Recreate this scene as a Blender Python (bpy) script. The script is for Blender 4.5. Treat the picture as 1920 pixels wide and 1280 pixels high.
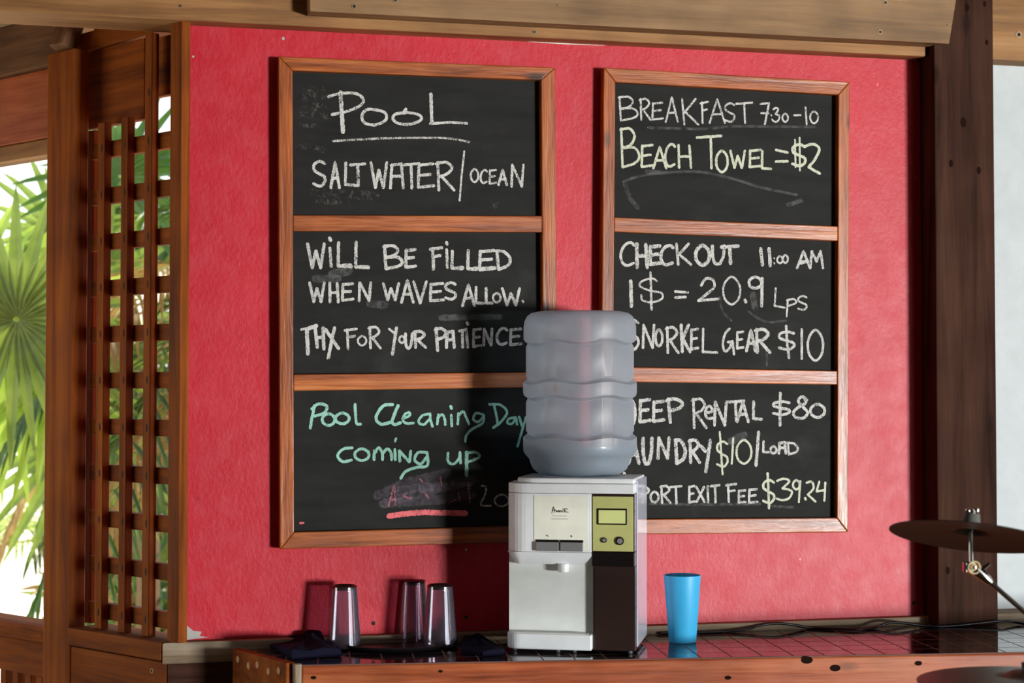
import bpy, bmesh, math, random
from math import sin, cos, pi, radians, sqrt
from mathutils import Vector, Matrix
random.seed(7)
scn = bpy.context.scene
for o in list(bpy.data.objects):
    bpy.data.objects.remove(o)

# ------------------------------------------------------------------ camera
F = 3200.0                      # focal length in pixels of the 1920x1280 frame
CAM = Vector((0, 0, 1.65))
PITCH = math.atan(97 / F)
cd = bpy.data.cameras.new('camera')
cam = bpy.data.objects.new('camera', cd)
scn.collection.objects.link(cam)
cd.sensor_width = 36; cd.lens = F / 1920 * 36
cam.location = CAM
cam.rotation_euler = (pi / 2 + PITCH, 0, 0)
cd.clip_start = 0.05; cd.clip_end = 300
cd.dof.use_dof = True; cd.dof.focus_distance = 4.3; cd.dof.aperture_fstop = 4.0
scn.camera = cam

# ------------------------------------------------------------------ world, sun, daylight, exposure
scn.view_settings.view_transform = 'Standard'
scn.view_settings.look = 'None'
scn.view_settings.gamma = 1
scn.view_settings.use_curve_mapping = False
scn.view_settings.exposure = 0.0
w = bpy.data.worlds.new('world'); scn.world = w; w.use_nodes = True
bgn = w.node_tree.nodes['Background']
bgn.inputs[0].default_value = (0.86, 0.93, 1.0, 1); bgn.inputs[1].default_value = 2.4
sd = bpy.data.lights.new('sun', 'SUN'); so = bpy.data.objects.new('sun', sd)
scn.collection.objects.link(so)
sd.energy = 7.0; sd.angle = radians(0.6); sd.color = (1, 0.93, 0.8)
so.rotation_euler = Vector((0.45, -0.55, -0.9)).to_track_quat('-Z', 'Y').to_euler()
so.location = (-8, 12, 12)
# daylight coming in through the opening on the right of the porch
ad = bpy.data.lights.new('opening_daylight', 'AREA'); ao = bpy.data.objects.new('opening_daylight', ad)
scn.collection.objects.link(ao)
ad.shape = 'RECTANGLE'; ad.size = 1.6; ad.size_y = 1.2; ad.energy = 2000; ad.color = (0.97, 0.99, 1.0)
ao.location = (9.81, -5.03, 0.5)
ao.rotation_euler = (Vector((0.1, 4.35, 1.75)) - Vector(ao.location)).to_track_quat('-Z', 'Y').to_euler()

# ------------------------------------------------------------------ measuring helpers
FW = Vector((0, cos(PITCH), sin(PITCH))); UP = Vector((0, -sin(PITCH), cos(PITCH)))
def ray(u, v):
    return FW + Vector(((u - 960) / F, 0, 0)) - UP * ((v - 640) / F)
def at(u, v, d):
    r = ray(u, v); return CAM + r * (d / r.y)
def hitz(u, v, z):
    r = ray(u, v); return CAM + r * ((z - CAM.z) / r.z)
class Frame:
    def __init__(s, x, y, deg):
        s.o = Vector((x, y, 0)); s.a = radians(deg)
        s.X = Vector((cos(s.a), sin(s.a), 0)); s.Y = Vector((-sin(s.a), cos(s.a), 0))
    def hit(s, u, v, off=0.0):
        r = ray(u, v)
        t = (-off - (CAM - s.o).dot(s.Y)) / r.dot(s.Y)
        p = CAM + r * t - s.o
        return p.dot(s.X), p.z
    def x(s, u, off=0.0, v=700): return s.hit(u, v, off)[0]
    def z(s, u, v, off=0.0): return s.hit(u, v, off)[1]
    def w(s, x, y, z): return s.o + s.X * x + s.Y * y + Vector((0, 0, z))
    def loc(s, P):
        p = Vector(P) - s.o; return Vector((p.dot(s.X), p.dot(s.Y), p.z))
WF = Frame(0, 4.35, 14)                       # red wall
c0 = WF.hit(338, 700); P0 = WF.w(c0[0], 0, 0)  # its left corner
LF = Frame(P0.x, P0.y, -42)                   # lattice side of the octagon
CZ = 1.03                                     # counter top
CF = Frame(0, 3.976, 6.5)                     # counter front edge

# ------------------------------------------------------------------ materials
def S2L(r, g, b):
    f = lambda c: (c / 12.92 if c <= 0.04045 else ((c + 0.055) / 1.055) ** 2.4)
    return (f(r / 255), f(g / 255), f(b / 255), 1)
class NT:
    def __init__(s, name):
        s.m = bpy.data.materials.new(name); s.m.use_nodes = True
        s.t = s.m.node_tree; s.n = s.t.nodes; s.l = s.t.links
        s.b = s.n['Principled BSDF']; s.out = s.n['Material Output']
    def new(s, typ, **kw):
        n = s.n.new(typ)
        for k, v in kw.items():
            setattr(n, k, v)
        return n
    def link(s, a, b): s.l.new(a, b)
    def set(s, **kw):
        for k, v in kw.items():
            s.b.inputs[k.replace('_', ' ')].default_value = v
    def coord(s, scale=(1, 1, 1), rnd=True):
        tc = s.new('ShaderNodeTexCoord'); mp = s.new('ShaderNodeMapping')
        mp.inputs['Scale'].default_value = scale
        if rnd:
            oi = s.new('ShaderNodeObjectInfo'); mu = s.new('ShaderNodeMath', operation='MULTIPLY')
            mu.inputs[1].default_value = 7.0
            s.link(oi.outputs['Random'], mu.inputs[0]); ad = s.new('ShaderNodeVectorMath', operation='ADD')
            s.link(tc.outputs['Object'], ad.inputs[0]); s.link(mu.outputs[0], ad.inputs[1])
            s.link(ad.outputs[0], mp.inputs[0])
        else:
            s.link(tc.outputs['Object'], mp.inputs[0])
        return mp.outputs[0]
    def noise(s, vec, scale, detail=4, rough=0.55, dist=0.0):
        n = s.new('ShaderNodeTexNoise'); n.inputs['Scale'].default_value = scale
        n.inputs['Detail'].default_value = detail; n.inputs['Roughness'].default_value = rough
        n.inputs['Distortion'].default_value = dist
        s.link(vec, n.inputs['Vector']); return n.outputs[0]
    def ramp(s, fac, stops):
        r = s.new('ShaderNodeValToRGB'); e = r.color_ramp.elements
        while len(e) < len(stops): e.new(0.5)
        for i, (p, c) in enumerate(stops):
            e[i].position = p; e[i].color = c if len(c) == 4 else (*c, 1)
        s.link(fac, r.inputs[0]); return r.outputs[0]
    def mix(s, fac, a, b, mode='MIX'):
        m = s.new('ShaderNodeMix', data_type='RGBA', blend_type=mode)
        for sock, v in ((m.inputs[0], fac), (m.inputs[6], a), (m.inputs[7], b)):
            if isinstance(v, (int, float)): sock.default_value = v
            elif isinstance(v, tuple): sock.default_value = v
            else: s.link(v, sock)
        return m.outputs[2]
    def bump(s, h, strength, dist=0.01, prev=None):
        b = s.new('ShaderNodeBump'); b.inputs['Strength'].default_value = strength
        b.inputs['Distance'].default_value = dist; s.link(h, b.inputs['Height'])
        if prev: s.link(prev, b.inputs['Normal'])
        return b.outputs[0]

def plain(name, col, rough=0.5, metal=0.0, spec=0.5, **kw):
    t = NT(name); t.set(Base_Color=col, Roughness=rough, Metallic=metal)
    t.b.inputs['Specular IOR Level'].default_value = spec
    v = t.coord((1, 1, 1)); n = t.noise(v, 18, 3)
    c = t.mix(1.0, col, t.ramp(n, [(0.3, (0.9, 0.9, 0.9)), (0.7, (1, 1, 1))]), 'MULTIPLY')
    t.link(c, t.b.inputs['Base Color'])
    for k, v in kw.items(): t.b.inputs[k.replace('_', ' ')].default_value = v
    return t.m

_wood = {}
def wood(key, dark, mid, light, rough, axis, bump=0.25, knots=0.0, spec=0.5, fine=1.0, worn=0.0):
    k = key + '_' + axis
    if k in _wood: return _wood[k]
    t = NT(k)
    sc = {'X': (1.2, 22, 22), 'Y': (22, 1.2, 22), 'Z': (22, 22, 1.2)}[axis]
    sc = tuple(c * fine for c in sc)
    v = t.coord(sc)
    n1 = t.noise(v, 1.0, 5, 0.6, 0.6)
    v2 = t.coord(tuple(c * 4 for c in sc)); n2 = t.noise(v2, 1.6, 3, 0.6)
    v3 = t.coord((1, 1, 1)); n3 = t.noise(v3, 5.0, 3, 0.5)
    f = t.new('ShaderNodeMath', operation='MULTIPLY_ADD'); f.inputs[1].default_value = 0.35
    t.link(n2, f.inputs[0]); t.link(n1, f.inputs[2])
    f2 = t.new('ShaderNodeMath', operation='SUBTRACT'); f2.inputs[1].default_value = 0.17
    t.link(f.outputs[0], f2.inputs[0])
    c = t.ramp(f2.outputs[0], [(0.28, dark), (0.5, mid), (0.74, light)])
    c = t.mix(1.0, c, t.ramp(n3, [(0.3, (0.72, 0.7, 0.68)), (0.65, (1.06, 1.05, 1.03))]), 'MULTIPLY')
    if worn:
        nw = t.noise(t.coord(tuple(x * 0.6 for x in sc)), 1.3, 6, 0.7)
        c = t.mix(t.ramp(nw, [(0.55, (0, 0, 0)), (0.68, (worn, worn, worn))]), c, (0.02, 0.012, 0.008, 1))
    if knots:
        kv = t.coord({'X': (2.0, 5, 5), 'Y': (5, 2.0, 5), 'Z': (5, 5, 2.0)}[axis])
        vo = t.new('ShaderNodeTexVoronoi'); vo.inputs['Scale'].default_value = knots
        t.link(kv, vo.inputs['Vector'])
        c = t.mix(t.ramp(vo.outputs['Distance'], [(0.05, (0.85, 0.85, 0.85)), (0.12, (0, 0, 0))]), c, (0.018, 0.009, 0.006, 1))
    t.link(c, t.b.inputs['Base Color'])
    t.b.inputs['Specular IOR Level'].default_value = spec
    r = t.ramp(n2, [(0.3, (rough * 0.8,) * 3), (0.7, (min(1, rough * 1.2),) * 3)])
    t.link(r, t.b.inputs['Roughness'])
    if key == 'varnished_frame_wood':
        t.b.inputs['Coat Weight'].default_value = 0.15; t.b.inputs['Coat Roughness'].default_value = 0.4
    t.link(t.bump(f2.outputs[0], bump, 0.004), t.b.inputs['Normal'])
    _wood[k] = t.m; return t.m
def W_frame(ax): return wood('varnished_frame_wood', S2L(92, 42, 16), S2L(164, 84, 32), S2L(196, 116, 54), 0.36, ax, 0.5, 1.6, 0.45, 1.5)
def W_beam(ax): return wood('tan_beam_wood', S2L(116, 78, 44), S2L(152, 108, 64), S2L(174, 130, 82), 0.6, ax, 0.15, 0.0, 0.3)
def W_fascia(ax): return wood('pale_fascia_wood', S2L(112, 84, 54), S2L(136, 104, 70), S2L(152, 120, 84), 0.6, ax, 0.1, 0.0, 0.3, 1.6)
def W_post(ax): return wood('dark_post_wood', S2L(36, 22, 17), S2L(62, 40, 31), S2L(78, 52, 41), 0.75, ax, 0.2, 1.5, 0.05)
def W_left(ax): return wood('brown_lattice_wood', S2L(86, 41, 9), S2L(138, 70, 18), S2L(162, 92, 28), 0.65, ax, 0.2, 0.9, 0.12)
def W_dark(ax): return wood('dark_roof_wood', S2L(70, 46, 30), S2L(112, 78, 52), S2L(140, 104, 72), 0.7, ax, 0.25, 1.2, 0.2)
def W_counter(ax): return wood('orange_counter_wood', S2L(118, 52, 24), S2L(166, 82, 42), S2L(188, 110, 66), 0.4, ax, 0.3, 1.3, 0.4, 1.0)
def W_grey(ax): return wood('weathered_plank_wood', S2L(112, 92, 72), S2L(150, 130, 106), S2L(186, 170, 146), 0.75, ax, 0.35, 0.0, 0.2, 1.0, 0.6)
def W_old(ax): return wood('old_beam_wood', S2L(112, 76, 40), S2L(158, 114, 68), S2L(184, 140, 92), 0.65, ax, 0.3, 1.2, 0.3, 1.0, 0.9)
def W_floor(ax): return wood('deck_wood', S2L(90, 66, 48), S2L(128, 98, 72), S2L(150, 120, 92), 0.6, ax, 0.2, 0.8, 0.3)

def mat_red():
    t = NT('red_plaster_paint')
    v = t.coord((1, 1, 1), False)
    n = t.noise(v, 2.2, 4, 0.6); fine = t.noise(t.coord((1, 1, 0.7), False), 95, 3, 0.6); med = t.noise(v, 16, 4, 0.6)
    c = t.ramp(n, [(0.3, S2L(180, 8, 32)), (0.7, S2L(195, 12, 38))])
    # scrubbed, slightly chalky paint all over the wall
    brush = t.noise(t.coord((9, 9, 6), False), 2.4, 8, 0.72, 0.2)
    c = t.mix(t.ramp(brush, [(0.45, (0.0,) * 3), (0.75, (0.16,) * 3)]), c, S2L(212, 120, 130))
    # scuffs and dark specks
    sp = t.noise(t.coord((30, 30, 22), False), 1.0, 2, 0.5)
    c = t.mix(t.ramp(sp, [(0.74, (0, 0, 0)), (0.80, (0.7, 0.7, 0.7))]), c, S2L(120, 8, 20))
    t.link(c, t.b.inputs['Base Color'])
    rr = t.ramp(med, [(0.3, (0.46,) * 3), (0.7, (0.54,) * 3)])
    t.link(rr, t.b.inputs['Roughness'])
    t.b.inputs['Specular IOR Level'].default_value = 0.44
    b = t.bump(fine, 0.22, 0.004); b = t.bump(med, 0.10, 0.008, b)
    t.link(b, t.b.inputs['Normal'])
    return t.m
def mat_board():
    t = NT('chalkboard_black')
    v = t.coord((3, 3, 14)); n = t.noise(v, 2.0, 5, 0.65); v2 = t.coord((1, 1, 1)); n2 = t.noise(v2, 6, 4, 0.6)
    c = t.ramp(n, [(0.3, S2L(30, 30, 29)), (0.75, S2L(42, 42, 40))])
    c = t.mix(t.ramp(n2, [(0.58, (0, 0, 0)), (0.8, (0.25,) * 3)]), c, S2L(84, 84, 82))
    t.link(c, t.b.inputs['Base Color']); t.set(Roughness=0.7)
    t.b.inputs['Specular IOR Level'].default_value = 0.12
    return t.m
def mat_chalk(name, col, lo=0.30, hi=0.52, amount=1.0, scale=420):
    t = NT(name)
    v = t.coord((1, 1, 0.8)); n = t.noise(v, scale, 3, 0.7); n2 = t.noise(v, 60, 3, 0.6)
    a = t.new('ShaderNodeMath', operation='MULTIPLY_ADD'); a.inputs[1].default_value = 0.5
    t.link(n2, a.inputs[0]); t.link(n, a.inputs[2])
    s_ = t.new('ShaderNodeMath', operation='SUBTRACT'); s_.inputs[1].default_value = 0.25
    t.link(a.outputs[0], s_.inputs[0])
    f = t.ramp(s_.outputs[0], [(lo, (0, 0, 0)), (hi, (amount,) * 3)])
    t.set(Base_Color=col, Roughness=0.9); t.b.inputs['Specular IOR Level'].default_value = 0.1
    t.link(f, t.b.inputs['Alpha'])
    return t.m
def mat_tile():
    t = NT('dark_glazed_tile')
    v = t.coord((1, 1, 1), False)
    br = t.new('ShaderNodeTexBrick', offset=0.0, squash=1.0)
    br.inputs['Scale'].default_value = 1.0; br.inputs['Brick Width'].default_value = 0.0745
    br.inputs['Row Height'].default_value = 0.0745; br.inputs['Mortar Size'].default_value = 0.0022
    br.inputs['Mortar Smooth'].default_value = 0.2
    t.link(v, br.inputs['Vector'])
    n = t.noise(v, 20, 3)
    c = t.mix(br.outputs['Fac'], t.ramp(n, [(0.3, (0.012, 0.008, 0.009)), (0.7, (0.022, 0.014, 0.015))]), S2L(110, 70, 58))
    t.link(c, t.b.inputs['Base Color'])
    r = t.mix(br.outputs['Fac'], (0.07,) * 3 + (1,), (0.75,) * 3 + (1,)); t.link(r, t.b.inputs['Roughness'])
    inv = t.new('ShaderNodeMath', operation='SUBTRACT'); inv.inputs[0].default_value = 1
    t.link(br.outputs['Fac'], inv.inputs[1])
    t.link(t.bump(inv.outputs[0], 0.6, 0.002), t.b.inputs['Normal'])
    t.b.inputs['Specular IOR Level'].default_value = 0.6
    return t.m
def mat_leaf(name, a, b, trans=0.45):
    t = NT(name)
    v = t.coord((1, 1, 1)); n = t.noise(v, 7, 3)
    c = t.ramp(n, [(0.3, a), (0.7, b)])
    t.link(c, t.b.inputs['Base Color']); t.set(Roughness=0.45)
    tr = t.new('ShaderNodeBsdfTranslucent'); t.link(c, tr.inputs[0])
    mx = t.new('ShaderNodeMixShader'); mx.inputs[0].default_value = trans
    t.link(t.b.outputs[0], mx.inputs[1]); t.link(tr.outputs[0], mx.inputs[2]); t.link(mx.outputs[0], t.out.inputs[0])
    return t.m
def mat_clear(name, tint, gloss_rough=0.08, alpha=0.6, body=0.0, bodycol=(0.5, 0.6, 0.7, 1), stren=0.5, gain=1.0):
    """thin clear plastic: see-through, glossy at grazing angles, with a little milky body."""
    t = NT(name)
    tr = t.new('ShaderNodeBsdfTransparent'); tr.inputs[0].default_value = tint
    gl = t.new('ShaderNodeBsdfGlossy'); gl.inputs['Roughness'].default_value = gloss_rough
    fr = t.new('ShaderNodeFresnel'); fr.inputs[0].default_value = 1.5
    fm = t.new('ShaderNodeMath', operation='MULTIPLY_ADD'); fm.inputs[1].default_value = gain; fm.inputs[2].default_value = stren * 0.2
    t.link(fr.outputs[0], fm.inputs[0])
    m1 = t.new('ShaderNodeMixShader'); t.link(fm.outputs[0], m1.inputs[0]); t.link(tr.outputs[0], m1.inputs[1]); t.link(gl.outputs[0], m1.inputs[2])
    v = t.coord((1, 1, 1)); n = t.noise(v, 25, 3)
    nb = t.bump(n, 0.05, 0.004); t.link(nb, gl.inputs['Normal'])
    last = m1
    if body:
        df = t.new('ShaderNodeBsdfDiffuse'); df.inputs[0].default_value = bodycol
        tl = t.new('ShaderNodeBsdfTranslucent'); tl.inputs[0].default_value = bodycol
        md = t.new('ShaderNodeMixShader'); md.inputs[0].default_value = 0.4
        t.link(df.outputs[0], md.inputs[1]); t.link(tl.outputs[0], md.inputs[2])
        m2 = t.new('ShaderNodeMixShader'); m2.inputs[0].default_value = body
        t.link(m1.outputs[0], m2.inputs[1]); t.link(md.outputs[0], m2.inputs[2]); last = m2
    t.link(last.outputs[0], t.out.inputs[0])
    return t.m

M = dict(
    red=mat_red(), board=mat_board(), tile=mat_tile(),
    chalk=mat_chalk('white_chalk', S2L(208, 206, 200)),
    chalk_thin=mat_chalk('thin_white_chalk', S2L(214, 212, 204), 0.36, 0.6, 0.9),
    chalk_yellow=mat_chalk('cream_chalk', S2L(206, 209, 186), 0.24, 0.46),
    chalk_teal=mat_chalk('mint_chalk', S2L(158, 210, 190), 0.24, 0.46),
    chalk_pink=mat_chalk('pink_chalk', S2L(236, 120, 124), 0.26, 0.5),
    chalk_pinkthin=mat_chalk('thin_pink_chalk', S2L(190, 120, 130), 0.4, 0.62, 0.8),
    dust=mat_chalk('chalk_dust', S2L(150, 146, 136), 0.5, 0.78, 0.32, 160),
    smear=mat_chalk('smeared_chalk', S2L(142, 130, 142), 0.25, 0.8, 0.34, 90),
    faint=mat_chalk('faint_smear', S2L(150, 150, 148), 0.3, 0.8, 0.4, 70),
    pinkdot=plain('painted_nail_head', S2L(236, 84, 92), 0.4),
    white_wall=plain('white_painted_wall', S2L(192, 199, 199), 0.6),
    white_plastic=plain('white_plastic', S2L(242, 245, 245), 0.35),
    cream_plastic=plain('cream_plastic', S2L(236, 240, 234), 0.4),
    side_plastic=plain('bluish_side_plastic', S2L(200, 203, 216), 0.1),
    grey_plastic=plain('grey_plastic', S2L(128, 128, 128), 0.45),
    dark_plastic=plain('black_plastic', S2L(24, 18, 18), 0.3),
    brown_plastic=plain('dark_brown_plastic', S2L(52, 38, 34), 0.25),
    panel=plain('olive_reflection_panel', S2L(206, 206, 132), 0.2, 0.1),  # mirror-like panel: olive foliage reflection is put into the base colour
    screen=plain('display_window', S2L(222, 228, 150), 0.1, 0.0),
    label=plain('cream_front_label', S2L(252, 252, 234), 0.22),
    ink=plain('dark_ink', S2L(50, 46, 44), 0.6), ink2=plain('grey_ink', S2L(170, 168, 160), 0.6),
    blue_cup=plain('blue_cup_plastic', S2L(62, 176, 226), 0.42),
    tray=plain('black_tray', S2L(30, 26, 30), 0.32),
    navy=plain('navy_cloth', S2L(22, 22, 40), 0.95, 0, 0.1),
    cable=plain('black_cable', S2L(22, 22, 26), 0.45),
    chrome=plain('chrome', S2L(214, 210, 200), 0.12, 1.0),
    brass=plain('worn_chrome_ring', S2L(206, 188, 150), 0.25, 1.0),
    cymbal_grey=plain('grey_bronze', S2L(120, 114, 98), 0.42, 0.7), cymbal=plain('dark_bronze', S2L(15, 13, 10), 0.55, 0.0, 0.2),
    felt=plain('grey_felt', S2L(96, 96, 90), 0.95, 0, 0.1),
    rubber=plain('black_rubber', S2L(26, 26, 26), 0.7),
    screw=plain('screw_head', S2L(150, 130, 100), 0.4, 0.5), hole=plain('dark_hole', S2L(26, 18, 12), 0.8),
    plug=plain('pale_wood_plug', S2L(196, 150, 96), 0.6),
    filler=plain('grey_plaster', S2L(178, 176, 168), 0.85), bare=plain('unpainted_plaster', S2L(226, 224, 212), 0.8),
    sand=plain('pale_sand', S2L(236, 226, 204), 0.95, 0, 0.1),
    bottle=mat_clear('blue_bottle_plastic', (0.80, 0.87, 0.92, 1), 0.46, body=0.46, bodycol=(0.62, 0.67, 0.74, 1), stren=0.2, gain=0.7),
    water=mat_clear('drinking_water', (0.45, 0.74, 0.84, 1), 0.1, body=0.3, bodycol=(0.22, 0.46, 0.56, 1), stren=0.2),
    cup_clear=mat_clear('lavender_clear_plastic', (0.95, 0.915, 0.985, 1), 0.07, body=0.04, bodycol=(0.75, 0.7, 0.86, 1), stren=0.95),
    leaf=mat_leaf('palm_leaf_green', S2L(104, 128, 52), S2L(146, 166, 78)),
    leaf2=mat_leaf('palm_leaf_bright', S2L(136, 164, 56), S2L(176, 196, 92)),
    leafd=mat_leaf('palm_leaf_deep', S2L(36, 66, 20), S2L(74, 108, 34), 0.3),
    leafdry=mat_leaf('palm_leaf_dry', S2L(134, 104, 58), S2L(176, 146, 86), 0.35),
    trunk=plain('palm_trunk', S2L(120, 98, 72), 0.9),
    outer=plain('added_wall_paint', S2L(84, 58, 42), 0.8),  # for the unseen walls added to hold back ambient light
)

# ------------------------------------------------------------------ mesh helpers
class MB:
    def __init__(s): s.bm = bmesh.new()
    def face(s, pts):
        s.bm.faces.new([s.bm.verts.new(p) for p in pts])
    def box(s, x0, x1, y0, y1, z0, z1):
        return s.prism([(x0, z0), (x1, z0), (x1, z1), (x0, z1)], y0, y1)
    def prism(s, poly, y0, y1):
        """polygon in x,z extruded along y"""
        a = [s.bm.verts.new((x, y0, z)) for x, z in poly]; b = [s.bm.verts.new((x, y1, z)) for x, z in poly]
        n = len(poly); s.bm.faces.new(a); s.bm.faces.new(b[::-1])
        for i in range(n):
            j = (i + 1) % n; s.bm.faces.new((a[j], a[i], b[i], b[j]))
        return s
    def slab(s, poly, z0, z1):
        """polygon in x,y extruded along z"""
        a = [s.bm.verts.new((x, y, z0)) for x, y in poly]; b = [s.bm.verts.new((x, y, z1)) for x, y in poly]
        n = len(poly); s.bm.faces.new(a[::-1]); s.bm.faces.new(b)
        for i in range(n):
            j = (i + 1) % n; s.bm.faces.new((a[i], a[j], b[j], b[i]))
        return s
    def lathe(s, prof, n=48, c=(0, 0, 0), M4=None, closed=False, wob=None):
        rings = []
        for k, (r, z) in enumerate(prof):
            ring = []
            if r < 1e-6:
                p = Vector((0, 0, z)); p = (M4 @ p) if M4 else p + Vector(c)
                ring = [s.bm.verts.new(p)]
            else:
                for i in range(n):
                    a = 2 * pi * i / n
                    zz = z + (wob(k, a) if wob else 0)
                    p = Vector((r * cos(a), r * sin(a), zz)); p = (M4 @ p) if M4 else p + Vector(c)
                    ring.append(s.bm.verts.new(p))
            rings.append(ring)
        pairs = list(zip(rings, rings[1:])) + ([(rings[-1], rings[0])] if closed else [])
        for A, B in pairs:
            for i in range(n):
                j = (i + 1) % n
                if len(A) == 1 and len(B) == 1: break
                if len(A) == 1: s.bm.faces.new((A[0], B[i], B[j]))
                elif len(B) == 1: s.bm.faces.new((A[i], A[j], B[0]))
                else: s.bm.faces.new((A[i], A[j], B[j], B[i]))
        return s
    def tube(s, pts, r, n=10, cap=True):
        pts = [Vector(p) for p in pts]; rings = []
        rr = r if isinstance(r, (list, tuple)) else [r] * len(pts)
        ref = Vector((0, 0, 1))
        for i, p in enumerate(pts):
            d = (pts[min(i + 1, len(pts) - 1)] - pts[max(i - 1, 0)]).normalized()
            u = d.cross(ref)
            if u.length < 0.05: u = d.cross(Vector((1, 0, 0)))
            u.normalize(); vv = d.cross(u)
            rings.append([s.bm.verts.new(p + (u * cos(2 * pi * k / n) + vv * sin(2 * pi * k / n)) * rr[i]) for k in range(n)])
        for A, B in zip(rings, rings[1:]):
            for k in range(n):
                s.bm.faces.new((A[k], A[(k + 1) % n], B[(k + 1) % n], B[k]))
        if cap:
            s.bm.faces.new(rings[0][::-1]); s.bm.faces.new(rings[-1])
        return s
    def build(s, name, mat, parent=None, bevel=0.0, smooth=False, seg=2):
        bmesh.ops.recalc_face_normals(s.bm, faces=s.bm.faces[:])
        me = bpy.data.meshes.new(name); s.bm.to_mesh(me); s.bm.free()
        o = bpy.data.objects.new(name, me); scn.collection.objects.link(o)
        me.materials.append(mat)
        if smooth:
            for p in me.polygons: p.use_smooth = True
        if bevel:
            b = o.modifiers.new('bevel', 'BEVEL'); b.width = bevel; b.segments = seg; b.limit_method = 'ANGLE'
            b.angle_limit = radians(35)
        if smooth:
            try:
                me.set_sharp_from_angle(angle=radians(40))
            except Exception: pass
        if parent: o.parent = parent
        return o
def tag(o, label=None, cat=None, group=None, kind=None):
    if label: o['label'] = label
    if cat: o['category'] = cat
    if group: o['group'] = group
    if kind: o['kind'] = kind
    return o
def thing(name, label, cat, loc=(0, 0, 0), rot=(0, 0, 0), group=None):
    e = bpy.data.objects.new(name, None); scn.collection.objects.link(e)
    e.location = loc; e.rotation_euler = rot; e.empty_display_size = 0.05
    return tag(e, label, cat, group)
def wthing(name, label, cat, fr, x=0.0, y=0.0, z=0.0, group=None):
    return thing(name, label, cat, fr.w(x, y, z), (0, 0, fr.a), group)
def place(o, fr, x=0.0, y=0.0, z=0.0):
    o.location = fr.w(x, y, z); o.rotation_euler = (0, 0, fr.a); return o
def struct(o): return tag(o, kind='structure')
def copy_thing(root, loc, rotz, label):
    r = root.copy(); scn.collection.objects.link(r); r.location = loc; r.rotation_euler = (0, 0, rotz); r['label'] = label
    for ch in root.children:
        c = ch.copy(); scn.collection.objects.link(c); c.parent = r
        for g in ch.children:
            d = g.copy(); scn.collection.objects.link(d); d.parent = c
    return r

# ------------------------------------------------------------------ setting
xl = c0[0]; xr = WF.x(1738)
zb = WF.z(960, 1173); zt = 2.556
zb = 1.052
struct(place(MB().slab([(xl, 0), (xr + 0.03, 0), (xr + 0.03, 0.1), (xl + 0.148, 0.1)], zb, zt).build('wall_back', M['red']), WF))
# lower part of the same wall: dark vertical boarding behind the counter
struct(place(MB().slab([(xl - 0.027, -0.03), (2.6, -0.03), (2.6, 0.1), (xl + 0.148, 0.1), (xl + 0.0005, 0)], 0.0, 1.0).build('wall_below', W_post('X')), WF))
# bare plank between wall and counter
struct(place(MB().slab([(xl - 0.041, -0.028), (2.6, -0.028), (2.6, 0.1), (xl + 0.148, 0.1), (xl + 0.0005, 0.0)], 1.0, zb - 0.0005).build('baseboard_back', W_grey('X'), None, 0.003), WF))
# white wall right of the post
wxr = WF.x(1860)
struct(place(MB().box(wxr - 0.04, 2.6, 0.06, 0.14, zb, 2.75).build('wall_right', M['white_wall']), WF))
struct(MB().box(-2.6, 4.6, -3.2, 5.3, -0.12, 0.0).build('floor', W_floor('X')))
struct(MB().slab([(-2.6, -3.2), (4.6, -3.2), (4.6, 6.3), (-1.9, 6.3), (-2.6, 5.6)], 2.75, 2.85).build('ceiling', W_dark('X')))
lw = MB(); lw.box(-2.6, -2.5, -3.2, 3.0, 0, 2.75); lw.box(-2.6, -2.5, 4.4, 5.3, 0, 2.75); lw.box(-2.6, -2.5, 3.0, 4.4, 0, 0.7); lw.box(-2.6, -2.5, 3.0, 4.4, 2.4, 2.75)
struct(lw.build('wall_added_left', M['outer']))  # unseen wall added to limit ambient light, its gap placed to light the lattice
struct(MB().box(-2.6, 4.6, -3.3, -3.2, 0, 2.75).build('wall_added_front', M['outer']))  # unseen wall added behind the camera to keep ambient light low
rw = MB(); rw.box(3.55, 3.65, 2.75, 5.2, 0, 2.75); rw.box(3.55, 3.65, -3.2, -0.1, 0, 2.75); rw.box(3.55, 3.65, -0.1, 2.75, 2.25, 2.75); rw.box(3.55, 3.65, -0.1, 2.75, 0, 0.4)
struct(rw.build('wall_added_far_right', M['outer']))  # unseen wall added to block sky light, opening sized for the daylight beam
g = MB(); g.face([(-70, -60, -0.13), (70, -60, -0.13), (70, 120, -0.13), (-70, 120, -0.13)])
struct(g.build('ground', M['sand']))

# chips of grey plaster at the lower left corner and the unpainted sliver under the beam: skins on the wall
ch = MB()
pts = [(339, 1150), (345, 1158), (350, 1172), (362, 1182), (378, 1184), (374, 1192), (392, 1194), (340, 1202)]
poly = [WF.hit(u, v, 0.002) for u, v in pts]
ch.prism([(x, max(z, zb)) for x, z in poly], -0.002, 0.001)
o = place(ch.build('trim_1', M['filler']), WF); struct(o)
sl = MB()
top = [(900, 66), (1000, 71), (1100, 76), (1195, 80)]; bot = [(1195, 83), (1130, 85), (1060, 83), (1000, 79), (940, 72)]
sl.prism([WF.hit(u, v, 0.003) for u, v in top + bot], -0.003, 0.001)
struct(place(sl.build('trim_2', M['bare']), WF))

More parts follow.
